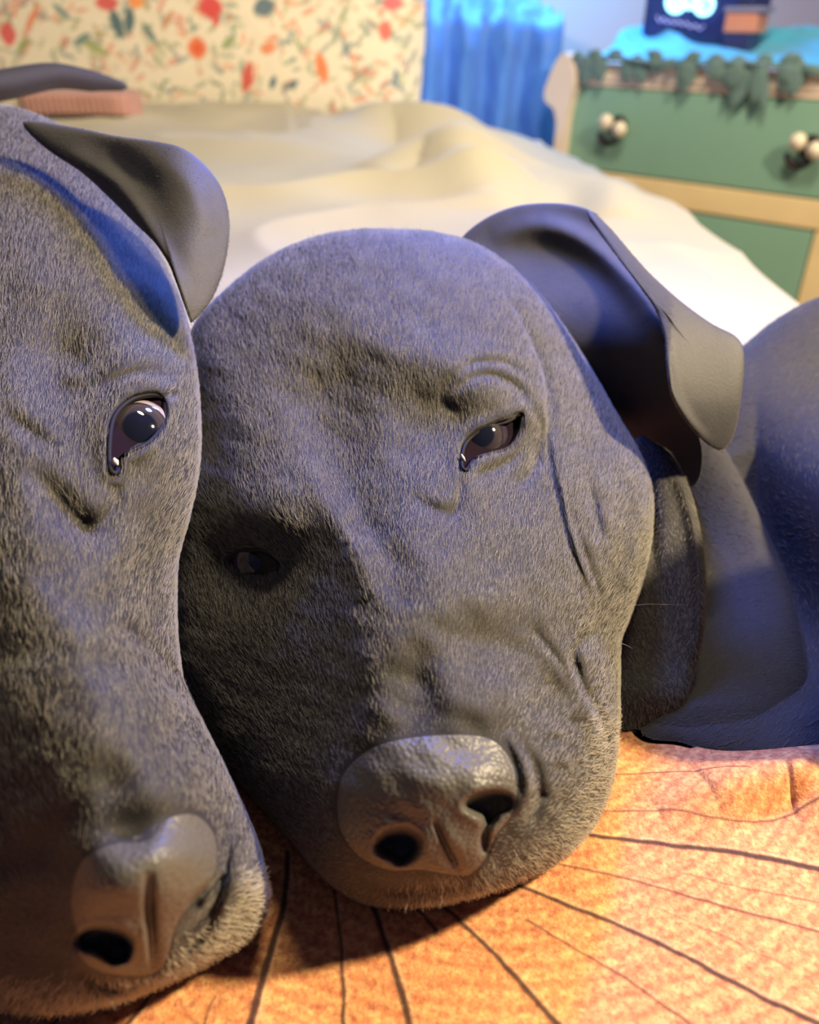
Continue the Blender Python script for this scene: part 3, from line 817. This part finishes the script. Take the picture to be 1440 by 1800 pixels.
nosA_L = [(140, 1650), (156, 1636), (186, 1633), (216, 1640), (230, 1660), (222, 1682), (200, 1690), (184, 1682), (166, 1668), (148, 1664)]
nosA_R = [(332, 1592), (346, 1572), (368, 1556), (388, 1540), (380, 1560), (360, 1578), (346, 1596)]
fA = SUM([
    G(190, 1400, 150, 300, -14, 20), G(60, 1050, 130, 260, -10, 12), G(245, 1560, 130, 90, -15, 8), G(60, 560, 200, 190, 0, 6),
    # brow, eye bulge, cheek
    G(250, 640, 90, 50, 15, 6), G(245, 760, 80, 80, 0, 5), G(300, 840, 45, 90, 0, 4), G(90, 420, 110, 150, 0, 4),
    G(105, 640, 58, 62, 0, -13), G(128, 662, 16, 13, 0, 3.5), G(20, 700, 50, 80, 20, 3), G(160, 800, 40, 90, -10, -3.5),
    L([(170, 700), (200, 672), (260, 655), (318, 672)], 9, -2.6), L([(196, 690), (240, 672), (300, 678)], 6, 1.8),
    L([(286, 700), (300, 696), (318, 694)], 5, -2.2),
    L([(40, 820), (90, 870), (150, 928), (215, 935)], 20, -4.5), L([(205, 850), (200, 890), (170, 930)], 10, -1.6),
    L([(0, 720), (50, 760), (110, 800)], 12, -2.4), G(150, 925, 14, 12, 0, -3),
    G(230, 960, 80, 50, -30, 3.5),
    # muzzle dimples, whisker bed
    L([(190, 1095), (215, 1110), (235, 1120), (300, 1180), (320, 1215)], 13, -3), G(230, 1130, 60, 22, 30, 2.0), G(220, 1175, 34, 20, 0, -1.5),
    G(318, 1295, 34, 38, 0, -3.2), G(330, 1370, 50, 70, 20, 3.0), L([(330, 1225), (380, 1310), (420, 1420)], 12, 1.6),
    G(155, 1335, 50, 50, 0, -1.5), G(190, 1380, 22, 50, 0, -2), G(225, 1460, 40, 24, -20, -4.0),
    G(310, 1520, 50, 40, 0, 3.5), G(190, 1560, 55, 45, 0, 2.5), L([(262, 1530), (264, 1600), (272, 1715)], 6, -3.2), L([(252, 1620), (258, 1700)], 7, 1.0),
    L([(392, 1420), (400, 1480), (395, 1540), (370, 1600), (320, 1640)], 7, -2.8), L([(408, 1440), (418, 1500), (405, 1570), (370, 1640), (310, 1690)], 12, 2.4),
    L([(385, 1590), (360, 1640), (310, 1680)], 5, -1.4), L([(130, 1700), (200, 1735), (280, 1722)], 9, -2.6), G(210, 1755, 110, 14, -6, 2.0),
    G(172, 1690, 40, 10, 20, 2.0), G(60, 1520, 70, 160, 0, -6),
    Noise(24, 0.32, 5), Noise(60, 0.7, 6),
    Hole(eyeA, 2.2, 8, 1.2, 9), Hole(nosA_L, 3, 10, 0.9, 8), Hole(nosA_R, 3, 4.5, 0.5, 6)])
bA = blob(outA, (-20, 950), mA, 0.052, 0.035, fA, E=(215, 1000), nr=290, nb=22, ns=760)
frontA = bA[3]
bodyA = blob([(-1000, 300), (-760, 160), (-420, 150), (-160, 180), (-60, 300), (-60, 700), (-200, 1000), (-600, 1200), (-1000, 1100), (-1150, 700)], (-560, 650),
             lambda u, v: si(v, [150, 600, 1200], [0.46, 0.40, 0.33]), 0.05, 0.05, nr=40, ns=160)
tailpts = spline([(-260, 210), (-120, 165), (0, 150), (90, 134), (160, 142), (224, 153)], 8, False)
tdep = np.linspace(0.46, 0.58, len(tailpts))
tp = P(tailpts[:, 0], tailpts[:, 1], tdep)
tr = np.interp(np.linspace(0, 1, len(tp)), [0, 0.5, 0.8, 0.95, 1], [0.0105, 0.0085, 0.0068, 0.0032, 0.0006])
tco, tf = tube_arr(tp, tr, 24)
body1 = link('body', blobs_mesh('body', [bA, bodyA]), M_skin, dogA)
tail = link('tail', mesh_np('tail', tco, tf), M_skin, dogA)

earL_out = [(40, 214), (120, 222), (200, 238), (270, 248), (320, 260), (360, 290), (390, 332), (403, 385), (400, 440), (388, 490), (370, 530), (345, 560), (332, 566), (322, 530),
            (305, 480), (275, 430), (235, 390), (190, 345), (140, 300), (80, 260)]
def mEL(u, v):
    return si(u, [0, 150, 300, 400], [0.330, 0.316, 0.302, 0.312])+si(v, [200, 400, 580], [0.010, 0, -0.012])
earL = sheet(earL_out, (270, 350), mEL, 0.0035, SUM([G(340, 400, 40, 100, 10, 3), L([(110, 262), (200, 320), (260, 400), (310, 500), (328, 555)], 12, 2.0),
        L([(180, 262), (260, 330), (320, 430)], 18, -1.0), L([(250, 262), (330, 320), (370, 420)], 16, 0.8), L([(130, 240), (200, 270), (250, 310)], 14, -0.5)]), nr=90, ns=260, pw=0.5)
ear1 = link('ear', blobs_mesh('ear', [earL]), M_ear, dogA)
patch('nose', noseA, (250, 1590), frontA, 0.6, M_nose, dogA)
plA = rim_plane(eyeA, frontA)
eyeball('eye', 262, 731, float(plA(262, 731)), 76, (-0.06, 0, 0), dogA, None, plA, -0.0004)
eye_lining(eyeA, np.array([240.0, 755.0]), frontA, dogA, M_lining)
lid('eyelid', eyeA, frontA, 5.0, dogA)
# moist pink-white corner of each open eye
for fr, par, (u, v), rp in ((frontA, dogA, (203, 812), 6), (frontB, dogB, (814, 805), 4)):
    d = float(fr(np.array([u-26.0]), np.array([v+10.0]))[0])+0.0012
    co, fs = tube_arr(P(np.array([u-3, u, u+4.0]), np.array([v-7, v, v+6.0]), np.array([d, d, d])), np.array([0.3, 1, 0.3])*rp*0.24/FPX, 8)
    link('eye_corner', mesh_np('eye_corner', co, fs), M_white, par)
spnA = spline(noseA, 4); speA = spline(eyeA, 4)
def maskA(u, v):
    m = np.ones(len(u))
    for q, g in ((spnA, -7), (speA, 6)):
        k = (np.abs(u-q[:, 0].mean()) < 220) & (np.abs(v-q[:, 1].mean()) < 220)
        m[k] *= (polysd(q, u[k], v[k]) > g)
    return m
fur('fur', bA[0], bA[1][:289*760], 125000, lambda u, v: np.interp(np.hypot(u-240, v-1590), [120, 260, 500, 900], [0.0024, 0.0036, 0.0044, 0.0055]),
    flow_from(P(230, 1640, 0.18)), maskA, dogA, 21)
fur('ear_fur', earL[0], earL[1][:89*260], 10000, lambda u, v: u*0+0.0024, lambda r_, u, v: np.tile(np.array([0.7, 0, -0.7]), (len(u), 1)), lambda u, v: np.ones(len(u)), dogA, 24, lift=0.15, clump=0.1)

def chin_mask(spine, wd, base):
    q = spline(spine, 5, False)
    return lambda u, v: np.exp(-0.5*(segdist(q, u, v)[0]/wd)**2)*base(u, v)
fur('chin_fur', bA[0], bA[1][:289*760], 3200, lambda u, v: u*0+0.0058, flow_from(P(230, 1620, 0.17), (0, 0.2, -0.4)),
    chin_mask([(30, 1745), (120, 1752), (230, 1738), (330, 1690), (420, 1620), (446, 1560)], 17, maskA), dogA, 31, mat=M_chin, rad=5.5e-5, lift=0.45)
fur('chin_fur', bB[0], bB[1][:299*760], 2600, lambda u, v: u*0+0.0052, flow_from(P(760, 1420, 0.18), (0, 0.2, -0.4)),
    chin_mask([(740, 1575), (840, 1555), (940, 1515), (1010, 1455), (1052, 1380), (1062, 1280)], 20, maskB), dogB, 32, mat=M_chin, rad=5e-5, lift=0.45)

# ================================================================== FLORAL PILLOW
def pillow():
    c0, c1 = PY(-420, 160, 1.80), PY(748, 160, 1.80)
    x0, x1 = c0[0], c1[0]; z0, z1 = -0.03, 0.46; yb = 1.80
    nx, nz = 460, 200
    a = np.linspace(-1, 1, nx); b = np.linspace(-1, 1, nz)
    A, B = np.meshgrid(a, b)
    thick = 0.085*np.clip((1-A**6)*(1-B**6), 0, 1)**0.55
    pin = 1-0.03*(1-B**2)*0
    X = (x0+x1)/2+A*(x1-x0)/2*(1-0.012*(1-np.cos(B*3.0)))
    Z = (z0+z1)/2+B*(z1-z0)/2*(1-0.03*A**4)
    Y = yb-thick+0.22*(Z-z0)+0.006*vnoise(X*12+3, Z*12, 41)
    Yb = yb+thick*0.8+0.22*(Z-z0)
    # printed motifs (flat ink): painted in a pixel-scaled frame
    rel_y = 1.70
    zz = (Z-CAM[2]); yy = Y
    dz = yy*cP-zz*sP; px = 720+FPX*X/dz; py = 900-FPX*(yy*sP+zz*cP)/dz
    s = FPX/1.9
    q = X*1.0*700; w_ = Z*700   # print space, ~1 unit per pixel
    col = lin(232, 222, 202)+np.zeros(X.shape+(3,))
    def mot(cx, cy, rx, ry, ang, c, f=0.85):
        nonlocal col
        ca, sa = math.cos(ang), math.sin(ang)
        dx = q-cx; dy = w_-cy
        lx = (dx*ca+dy*sa)/rx; ly = (-dx*sa+dy*ca)/ry
        k = (np.abs(lx) < 1.6) & (np.abs(ly) < 1.6)
        d = np.abs(lx[k])**1.6+np.abs(ly[k])**1.6
        g = np.clip((1-d)*3, 0, 1)[:, None]*f
        col[k] = col[k]*(1-g)+c*g
    pal = [lin(120, 150, 150), lin(96, 130, 145), lin(165, 175, 140), lin(150, 160, 120), lin(215, 120, 100), lin(225, 150, 110), lin(110, 140, 120), lin(200, 165, 150)]
    r = np.random.default_rng(5)
    W0, W1, H0, H1 = x0*700, x1*700, z0*700, z1*700
    for i in range(1700):
        cx, cy = r.uniform(W0, W1), r.uniform(H0, H1); c = pal[r.integers(len(pal))]; t = r.choice(4); an = r.uniform(0, 6.28)
        if t < 2: mot(cx, cy, r.uniform(8, 15), r.uniform(2.5, 4.5), an, c, 0.6)
        elif t == 2:
            for k in range(3): mot(cx+k*6*math.cos(an), cy+k*6*math.sin(an), 6, 2.4, an+(k % 2)*1.3-0.6, c, 0.8)
        else: mot(cx, cy, 3.2, 3.2, 0, c, 0.8)
    def at(u, v):
        p = PY(u, v, yb-0.07+0.02); return p[0]*700, p[2]*700
    for (u, v, rx, ry, an, c) in [(345, 85, 15, 15, 0, lin(230, 120, 75)), (345, 85, 7, 7, 0, lin(225, 95, 60)), (435, 135, 22, 8, 1.3, lin(208, 82, 72)), (470, 85, 12, 8, 0.3, lin(228, 140, 100)),
                                  (565, 120, 22, 9, -1.35, lin(226, 130, 80)), (200, 42, 9, 20, 0.3, lin(70, 105, 115)), (222, 36, 8, 18, -0.2, lin(70, 105, 115)), (140, 70, 16, 6, 0.5, lin(110, 140, 135)),
                                  (365, 12, 18, 15, 0, lin(212, 70, 72)), (375, 32, 6, 12, 0, lin(212, 80, 72)), (180, 5, 18, 10, 0, lin(212, 90, 90)), (232, 3, 12, 9, 0, lin(235, 150, 80)),
                                  (460, 12, 16, 12, 0.3, lin(90, 115, 130)), (676, 55, 10, 14, 0, lin(220, 110, 100)), (690, 5, 16, 10, 0, lin(210, 110, 120)), (8, 60, 12, 16, 0, lin(215, 90, 90)),
                                  (50, 30, 22, 5, 0.9, lin(225, 140, 105)), (35, 80, 14, 5, 0.8, lin(150, 165, 110)), (165, 85, 20, 6, -0.4, lin(160, 170, 110)), (400, 75, 14, 6, 0.6, lin(150, 165, 120)),
                                  (590, 60, 16, 5, 1.2, lin(150, 165, 150)), (540, 20, 12, 4, 0.4, lin(215, 160, 140)), (480, 145, 10, 5, 1.2, lin(80, 110, 125)), (515, 148, 10, 5, 0.5, lin(80, 110, 125)),
                                  (695, 140, 5, 14, 0, lin(110, 135, 150)), (640, 125, 6, 6, 0, lin(195, 140, 130)), (290, 35, 16, 5, 0.9, lin(200, 150, 120)), (100, 20, 16, 5, -0.7, lin(120, 150, 145)), (260, 60, 16, 5, -1, lin(90, 125, 125))]:
        cx, cy = at(u, v); mot(cx, cy, rx, ry, an, c, 0.95)
    n = nx*nz
    co = np.concatenate([np.stack([X, Y, Z], -1).reshape(-1, 3), np.stack([X, Yb, Z], -1).reshape(-1, 3)])
    i = (np.arange(nz-1)[:, None]*nx+np.arange(nx-1)[None]).ravel()
    fs = np.concatenate([np.stack([i, i+1, i+nx+1, i+nx], 1), n+np.stack([i, i+nx, i+nx+1, i+1], 1)])
    ring = np.concatenate([np.arange(nx), np.arange(1, nz)*nx+nx-1, (nz-1)*nx+np.arange(nx-1)[::-1], (np.arange(1, nz-1)*nx)[::-1]])
    r2 = np.roll(ring, -1)
    fs = np.concatenate([fs, np.stack([ring, n+ring, n+r2, r2], 1)])
    me = mesh_np('pillow', co, fs); set_color(me, 'print', np.concatenate([col.reshape(-1, 3)]*2))
    o = link('pillow', me, attr_mat('floral_print', 'print', 0.85, 0.3, 300))
    tag(o, 'large pillow printed with small red, orange and teal flowers at the bed head', 'pillow')
pillow()

# ---- small dusty pink ribbed cushion
def pink():
    a, b = PY(52, 200, 1.52), PY(246, 200, 1.52)
    x0, x1 = a[0], b[0]; y = 1.52
    z1 = PY(150, 158, 1.50)[2]; z0 = 0.070
    n = 60
    A, B = np.meshgrid(np.linspace(-1, 1, 120), np.linspace(-1, 1, n))
    th = 0.06*np.clip((1-A**10)*(1-B**8), 0, 1)**0.4
    rib = 0.002*np.sin(A*60)*np.clip(th/0.06, 0, 1)
    X = (x0+x1)/2+A*(x1-x0)/2; Z = (z0+z1)/2+B*(z1-z0)/2-0.004*A**4
    m = A.size
    co = np.concatenate([np.stack([X, y-th-rib, Z], -1).reshape(-1, 3), np.stack([X, y+th+rib, Z], -1).reshape(-1, 3)])
    nx, nz = 120, n
    i = (np.arange(nz-1)[:, None]*nx+np.arange(nx-1)[None]).ravel()
    fs = np.concatenate([np.stack([i, i+1, i+nx+1, i+nx], 1), m+np.stack([i, i+nx, i+nx+1, i+1], 1)])
    ring = np.concatenate([np.arange(nx), np.arange(1, nz)*nx+nx-1, (nz-1)*nx+np.arange(nx-1)[::-1], (np.arange(1, nz-1)*nx)[::-1]])
    r2 = np.roll(ring, -1)
    fs = np.concatenate([fs, np.stack([ring, m+ring, m+r2, r2], 1)])
    o = link('cushion', mesh_np('cushion', co, fs), simple('pink_rib_cloth', (0.52, 0.28, 0.24), 0.85, 0.3, 40, 0.4, 300, sheen=0.3))
    tag(o, 'small dusty pink ribbed cushion in front of the floral pillow', 'cushion')
pink()

# ================================================================== DRESSER
A0 = PY(1008, 150, 2.02); B0 = PY(1440, 186, 1.66)
dx = B0[:2]-A0[:2]; LEN = np.hypot(*dx); ex = dx/LEN; ey = np.array([-ex[1], ex[0]])
FR = Matrix(((ex[0], ey[0], 0, A0[0]), (ex[1], ey[1], 0, A0[1]), (0, 0, 1, 0), (0, 0, 0, 1)))
def front_uv(u, v):
    """(along, height) on the dresser's front for a sight line"""
    ray = F + R*((u-720)/FPX) - U*((v-900)/FPX)
    nrm_ = np.array([ey[0], ey[1], 0]); t = ((np.array([A0[0], A0[1], 0])-CAM)@nrm_)/(ray@nrm_)
    p = CAM+ray*t
    return (p[:2]-A0[:2])@ex, p[2]
zt = front_uv(1120, 158)[1]; zb = front_uv(1260, 326)[1]; zr = front_uv(1330, 388)[1]
sR = front_uv(1428, 430)[0]; sR2 = front_uv(1475, 430)[0]
ztop = front_uv(1120, 112)[1]
W = 1.05
drs = empty('dresser', (A0[0], A0[1], -0.60), 'pale wooden dresser with green drawer fronts beyond the bed', 'dresser')
M_green = simple('green_paint', (0.24, 0.44, 0.36), 0.45, 0.12, 6)
M_cream = simple('cream_wood', (0.88, 0.72, 0.62), 0.55, 0.1, 10)
M_yel = simple('honey_wood', (0.92, 0.72, 0.42), 0.5, 0.2, 14)
M_dark = simple('dark_metal', (0.03, 0.02, 0.03), 0.35, 0.1, 10, metal=0.6)
M_knob = simple('cream_knob', (0.85, 0.75, 0.62), 0.25, 0.05, 20)
box('carcass', 0.0, W, 0.012, 0.42, -0.52, zt+0.002, M_yel, drs, 0.003, FR)
box('top', -0.01, W+0.01, -0.010, 0.43, ztop-0.012, ztop, M_cream, drs, 0.004, FR)
box('rail', 0.0, W, -0.004, 0.42, zt+0.003, zt+0.012, M_cream, drs, 0.002, FR)
box('frieze', 0.0, W, -0.006, 0.42, zt+0.013, ztop-0.0125, M_cream, drs, 0.002, FR)
box('drawer', 0.004, W-0.004, -0.004, 0.011, zb, zt, M_green, drs, 0.003, FR)
dz_ = zb-0.003
box('rail', 0.0, W, -0.003, 0.011, zr, dz_, M_yel, drs, 0.003, FR)
box('drawer', 0.03, sR-0.004, 0.0, 0.011, -0.42, zr-0.004, M_green, drs, 0.003, FR)
box('stile', sR, sR2, -0.003, 0.011, -0.5, zr-0.003, M_yel, drs, 0.003, FR)
box('drawer', sR2+0.004, W-0.03, 0.0, 0.011, -0.42, zr-0.004, M_green, drs, 0.003, FR)
for x_ in (0.0, W-0.05): box('leg', x_, x_+0.05, 0.02, 0.07, -0.60, -0.521, M_yel, drs, 0.004, FR)
for x_ in (0.0, W-0.05): box('leg', x_, x_+0.05, 0.35, 0.40, -0.60, -0.521, M_yel, drs, 0.004, FR)
# scrolled left post
pz0 = front_uv(985, 262)[1]-0.05; pz1 = front_uv(985, 92)[1]
pxs = [(-0.005, pz1), (0.010, pz1-0.02), (0.020, pz1-0.06), (0.012, pz1-0.10), (0.006, pz1-0.2), (0.002, -0.55), (-0.022, -0.55), (-0.018, pz1-0.2), (-0.014, pz1-0.155), (-0.026, pz1-0.112),
       (-0.048, pz1-0.098), (-0.056, pz1-0.08), (-0.046, pz1-0.045), (-0.034, pz1-0.02), (-0.020, pz1-0.003)]
def prism(name, pts, y0, y1, mat, parent, frame):
    import bmesh
    sp = spline(pts, 5); bm = bmesh.new()
    vs = [bm.verts.new((p[0], y0, p[1])) for p in sp]; f = bm.faces.new(vs)
    r = bmesh.ops.extrude_face_region(bm, geom=[f])
    for e in r['geom']:
        if isinstance(e, bmesh.types.BMVert): e.co.y = y1
    bmesh.ops.recalc_face_normals(bm, faces=bm.faces[:])
    bm.transform(frame); me = bpy.data.meshes.new(name); bm.to_mesh(me); bm.free()
    return link(name, me, mat, parent)
prism('post', pxs, -0.03, 0.0035, M_cream, drs, FR)
# twin-knob handles with a dark hanging bail
for (u, v) in ((1090, 222), (1428, 258)):
    s_, z_ = front_uv(u, v)
    h = lathe('handle', [(0.0001, 0.0), (0.020, 0.0), (0.022, 0.003), (0.015, 0.006), (0.0001, 0.006)], (s_, -0.0045, z_), M_dark, drs, '-Y', frame=FR)
    for k in (-1, 1):
        lathe('knob', [(0.0001, 0.0), (0.006, 0.002), (0.006, 0.014), (0.012, 0.018), (0.0165, 0.026), (0.013, 0.034), (0.0001, 0.038)], (s_+k*0.0175, -0.006, z_+0.004-k*0.006), M_knob, h, '-Y', frame=FR)
    a = np.linspace(0.15, math.pi-0.15, 14)
    co, fs = tube_arr(np.stack([s_-0.012-0.024*np.cos(a), np.full(14, -0.022), z_-0.008-0.026*np.sin(a)], 1), 0.0062, 8)
    me = mesh_np('bail', co, fs); me.transform(FR); link('bail', me, M_dark, h)

# ---- leafy garland draped over the dresser edge
gar = empty('garland', (A0[0]+0.2, A0[1]-0.1, ztop), 'dusty teal leaf garland draped along the dresser top edge', 'garland')
M_leaf = simple('teal_leaf', (0.16, 0.27, 0.28), 0.7, 0.4, 40)
path = np.stack([np.linspace(0.02, W-0.02, 60), -0.020+0.004*np.sin(np.linspace(0, 30, 60)), ztop+0.006+0.004*np.sin(np.linspace(0, 22, 60))], 1)
co, fs = tube_arr(path, 0.005, 6); me = mesh_np('stem', co, fs); me.transform(FR); link('stem', me, M_leaf, gar)
r = np.random.default_rng(9)
def leaf(s0, z0, ln_, wd, ang, yy):
    t = np.linspace(0, 1, 9); wv = wd*np.sin(np.pi*t**0.8)**0.8
    cx = s0+ln_*t*math.sin(ang); cz = z0-ln_*t*math.cos(ang)
    nx_, nz_ = math.cos(ang), math.sin(ang)
    rows = []
    for off, dy in ((-1, 0.0), (0, -0.005), (1, 0.0)):
        rows.append(np.stack([cx+off*wv*nx_, np.full(9, yy)+dy, cz+off*wv*nz_], 1))
    co = np.concatenate(rows); i = np.concatenate([np.arange(8), 9+np.arange(8)])
    co = np.concatenate([co, co+np.array([0, 0.002, 0])])
    f = np.stack([i, i+1, i+10, i+9], 1)
    me = mesh_np('leaf', co, np.concatenate([f, f[:, ::-1]+27])); me.transform(FR); link('leaf', me, M_leaf, gar)
for (u, L_) in ((1045, 0.055), (1062, 0.05), (1128, 0.05), (1112, 0.045), (1210, 0.045), (1222, 0.06), (1160, 0.028), (1180, 0.02), (1265, 0.035), (1280, 0.045), (1300, 0.030), (1325, 0.085), (1338, 0.09), (1350, 0.07),
               (1312, 0.05), (1400, 0.05), (1408, 0.055), (1392, 0.035), (1440, 0.02)):
    s_, z_ = front_uv(u, 112); leaf(s_, ztop+0.012, L_, 0.015+0.006*r.random(), r.uniform(-0.4, 0.4), -0.018-0.008*r.random())
for s_ in np.linspace(0.03, W-0.04, 22):
    leaf(s_, ztop+0.012, 0.03+0.012*r.random(), 0.011, r.choice([-1, 1])*r.uniform(1.2, 2.0), -0.014-0.010*r.random())

# ---- turquoise runner on the dresser top, bright under the blue lamp
def cloth(name, pts4, nx, ny, amp, seed, mat, label, cat, thick=0.004):
    p = [np.array(q, float) for q in pts4]
    a, b = np.meshgrid(np.linspace(0, 1, nx), np.linspace(0, 1, ny))
    g = (p[0]*(1-a[..., None])+p[1]*a[..., None])*(1-b[..., None])+(p[3]*(1-a[..., None])+p[2]*a[..., None])*b[..., None]
    nrm_ = np.cross(p[1]-p[0], p[3]-p[0]); nrm_ /= np.linalg.norm(nrm_)
    hgt = amp*(1-np.abs(2*vnoise(a*7+seed+b*2, b*4+a*3, seed, 2)-1))**2
    g = g+nrm_*(hgt*np.clip(b*4, 0.2, 1)+amp*np.clip(b*2.5, 0, 1))[..., None]
    o = link(name, grid_mesh(name, g[..., 0], g[..., 1], g[..., 2]), mat)
    m = o.modifiers.new('thick', 'SOLIDIFY'); m.thickness = thick; m.offset = -1
    return tag(o, label, cat)
def fp(s_, y_, z_):
    q = FR @ Vector((s_, y_, z_)); return np.array(q)
M_cyan = simple('turquoise_cloth', (0.10, 0.55, 0.90), 0.6, 0.3, 12, sheen=0.3)
cloth('runner', [fp(0.02, 0.035, ztop+0.006), fp(W-0.02, 0.035, ztop+0.006), fp(W-0.02, 0.41, ztop+0.006), fp(0.02, 0.41, ztop+0.006)], 120, 50, 0.030, 51, M_cyan,
      'turquoise cloth runner lying along the dresser top', 'cloth')

# ---- draped chest left of the dresser
c1 = PY(752, 60, 2.30); c2 = PY(1000, 82, 2.12)
def chest():
    xa, xb = PY(700, 60, 2.3)[0], A0[0]-0.012
    yf = 2.16; zt_ = PY(880, 66, 2.16)[2]
    root = empty('blanket_chest', ((xa+xb)/2, yf+0.15, -0.60), 'low chest under a blue throw, between the floral pillow and the dresser', 'chest')
    box('chest_body', xa+0.01, xb-0.01, yf+0.015, 2.60, -0.60, zt_-0.02, M_frame, root, 0.006)
    box('lid', xa+0.005, xb-0.005, yf+0.010, 2.605, zt_-0.019, zt_-0.006, M_frame, root, 0.004)
    # throw: top plus hanging front in one cloth
    n = 160; m = 120
    a, s = np.meshgrid(np.linspace(0, 1, n), np.linspace(0, 1, m))
    X = xa+(xb-xa)*a
    top = 0.43; drop = 0.40; Lt = s*(top+drop)
    hang = Lt > top
    ed = np.clip((Lt-top+0.03)/0.06, 0, 1); ed = ed*ed*(3-2*ed)
    fold = 0.020*np.sin(a*26+3*vnoise(a*5, s*3, 61)+s*3)+0.018*vnoise(a*8, s*7, 62)
    Y = np.where(hang, yf-0.004, 2.60-Lt)-ed*(0.024+fold)
    Z = np.where(hang, zt_-(Lt-top), zt_)+0.008+(1-ed)*(0.10*(1-a)*np.clip((top-Lt)/0.3, 0, 1)+0.07*(1-np.abs(2*vnoise(a*4+s*3, s*4, 63)-1))**2)
    o = link('throw', grid_mesh('throw', X, Y, Z), simple('blue_throw', (0.11, 0.32, 0.95), 0.6, 0.4, 9, 0.2, 100, sheen=0.4))
    mo = o.modifiers.new('thick', 'SOLIDIFY'); mo.thickness = 0.004; mo.offset = 1
    tag(o, 'crumpled bright blue throw over the chest between pillow and dresser', 'throw')
    return zt_
chest()

# ---- glowing display box
def dpos(u, v, y_):
    ray = F + R*((u-720)/FPX) - U*((v-900)/FPX); nn = np.array([ey[0], ey[1], 0]); o_ = np.array(fp(0, y_, 0))
    t = ((o_-CAM)@nn)/(ray@nn); p = CAM+ray*t
    return (p[:2]-A0[:2])@ex, p[2]
sl, _ = dpos(1128, 40, 0.16); sr, _ = dpos(1316, 40, 0.16); zl = ztop+0.022
disp = empty('display', tuple(fp((sl+sr)/2, 0.2, zl)), 'dark display box with glowing pale cyan figures on the dresser', 'display')
M_navy = simple('navy_plastic', (0.035, 0.045, 0.16), 0.4, 0.1, 10)
M_glow = simple('glowing_cyan', (0.3, 0.9, 1.0), 0.5, emit=(0.42, 0.95, 1.0), estr=2.6)
M_glow2 = simple('faint_lettering', (0.5, 0.5, 0.9), 0.5, emit=(0.35, 0.35, 0.85), estr=0.6)
box('case', sl, sr, 0.165, 0.26, zl, zl+0.20, M_navy, disp, 0.006, FR)
box('screen', sl+0.012, sr-0.03, 0.158, 0.164, zl+0.012, zl+0.188, simple('screen_glass', (0.03, 0.05, 0.22), 0.2, 0.1, 8), disp, 0.002, FR)
def glyph(name, pts, rad, mat):
    co, fs = [], []
    q = [dpos(u, v, 0.152) for u, v in pts]
    p3 = np.array([(a_, 0.152, b_) for a_, b_ in q]); p3 = spline(p3, 5, False)
    c_, f_ = tube_arr(p3, rad, 8); me = mesh_np(name, c_, f_); me.transform(FR); return link(name, me, mat, disp)
circ = lambda cx, cy, rx, ry, a0, a1, n=10: [(cx+rx*math.cos(t), cy+ry*math.sin(t)) for t in np.linspace(a0, a1, n)]
glyph('lit_figure', circ(1188, 4, 15, 17, -1.0, 4.6), 0.0042, M_glow)
glyph('lit_figure', circ(1188, 4, 7, 8, 0, 6.0), 0.0036, M_glow)
glyph('lit_figure', circ(1212, 2, 7, 12, 0, 5.8), 0.0040, M_glow)
glyph('lit_figure', circ(1237, 6, 16, 19, -2.2, 3.6), 0.0042, M_glow)
glyph('lit_figure', circ(1236, 4, 7, 9, 0.6, 6.2), 0.0036, M_glow)
glyph('lettering', [(1155, 28), (1160, 38), (1167, 32), (1172, 40), (1180, 36), (1186, 42), (1193, 37), (1200, 44), (1207, 40), (1214, 48), (1222, 44), (1230, 52), (1238, 44)], 0.0014, M_glow2)
# ---- orange tin beside it
s1, z1_ = dpos(1276, 30, 0.10); s2, _ = dpos(1332, 30, 0.10)
tin = empty('box', tuple(fp((s1+s2)/2, 0.12, zl)), 'small orange box with dark lid on the dresser beside the glowing display', 'box')
zc = dpos(1300, 58, 0.10)[1]; zd = dpos(1300, 22, 0.10)[1]
box('stand', s1+0.002, s2-0.008, 0.10, 0.155, zl-0.012, zc-0.001, M_navy, tin, 0.002, FR)
box('case', s1, s2, 0.098, 0.157, zc, zd, simple('orange_card', (0.80, 0.33, 0.22), 0.6, 0.25, 30), tin, 0.004, FR)
box('lid', s1-0.004, s2+0.010, 0.095, 0.157, zd+0.0005, zd+0.010, simple('grey_lid', (0.25, 0.25, 0.4), 0.5), tin, 0.002, FR)
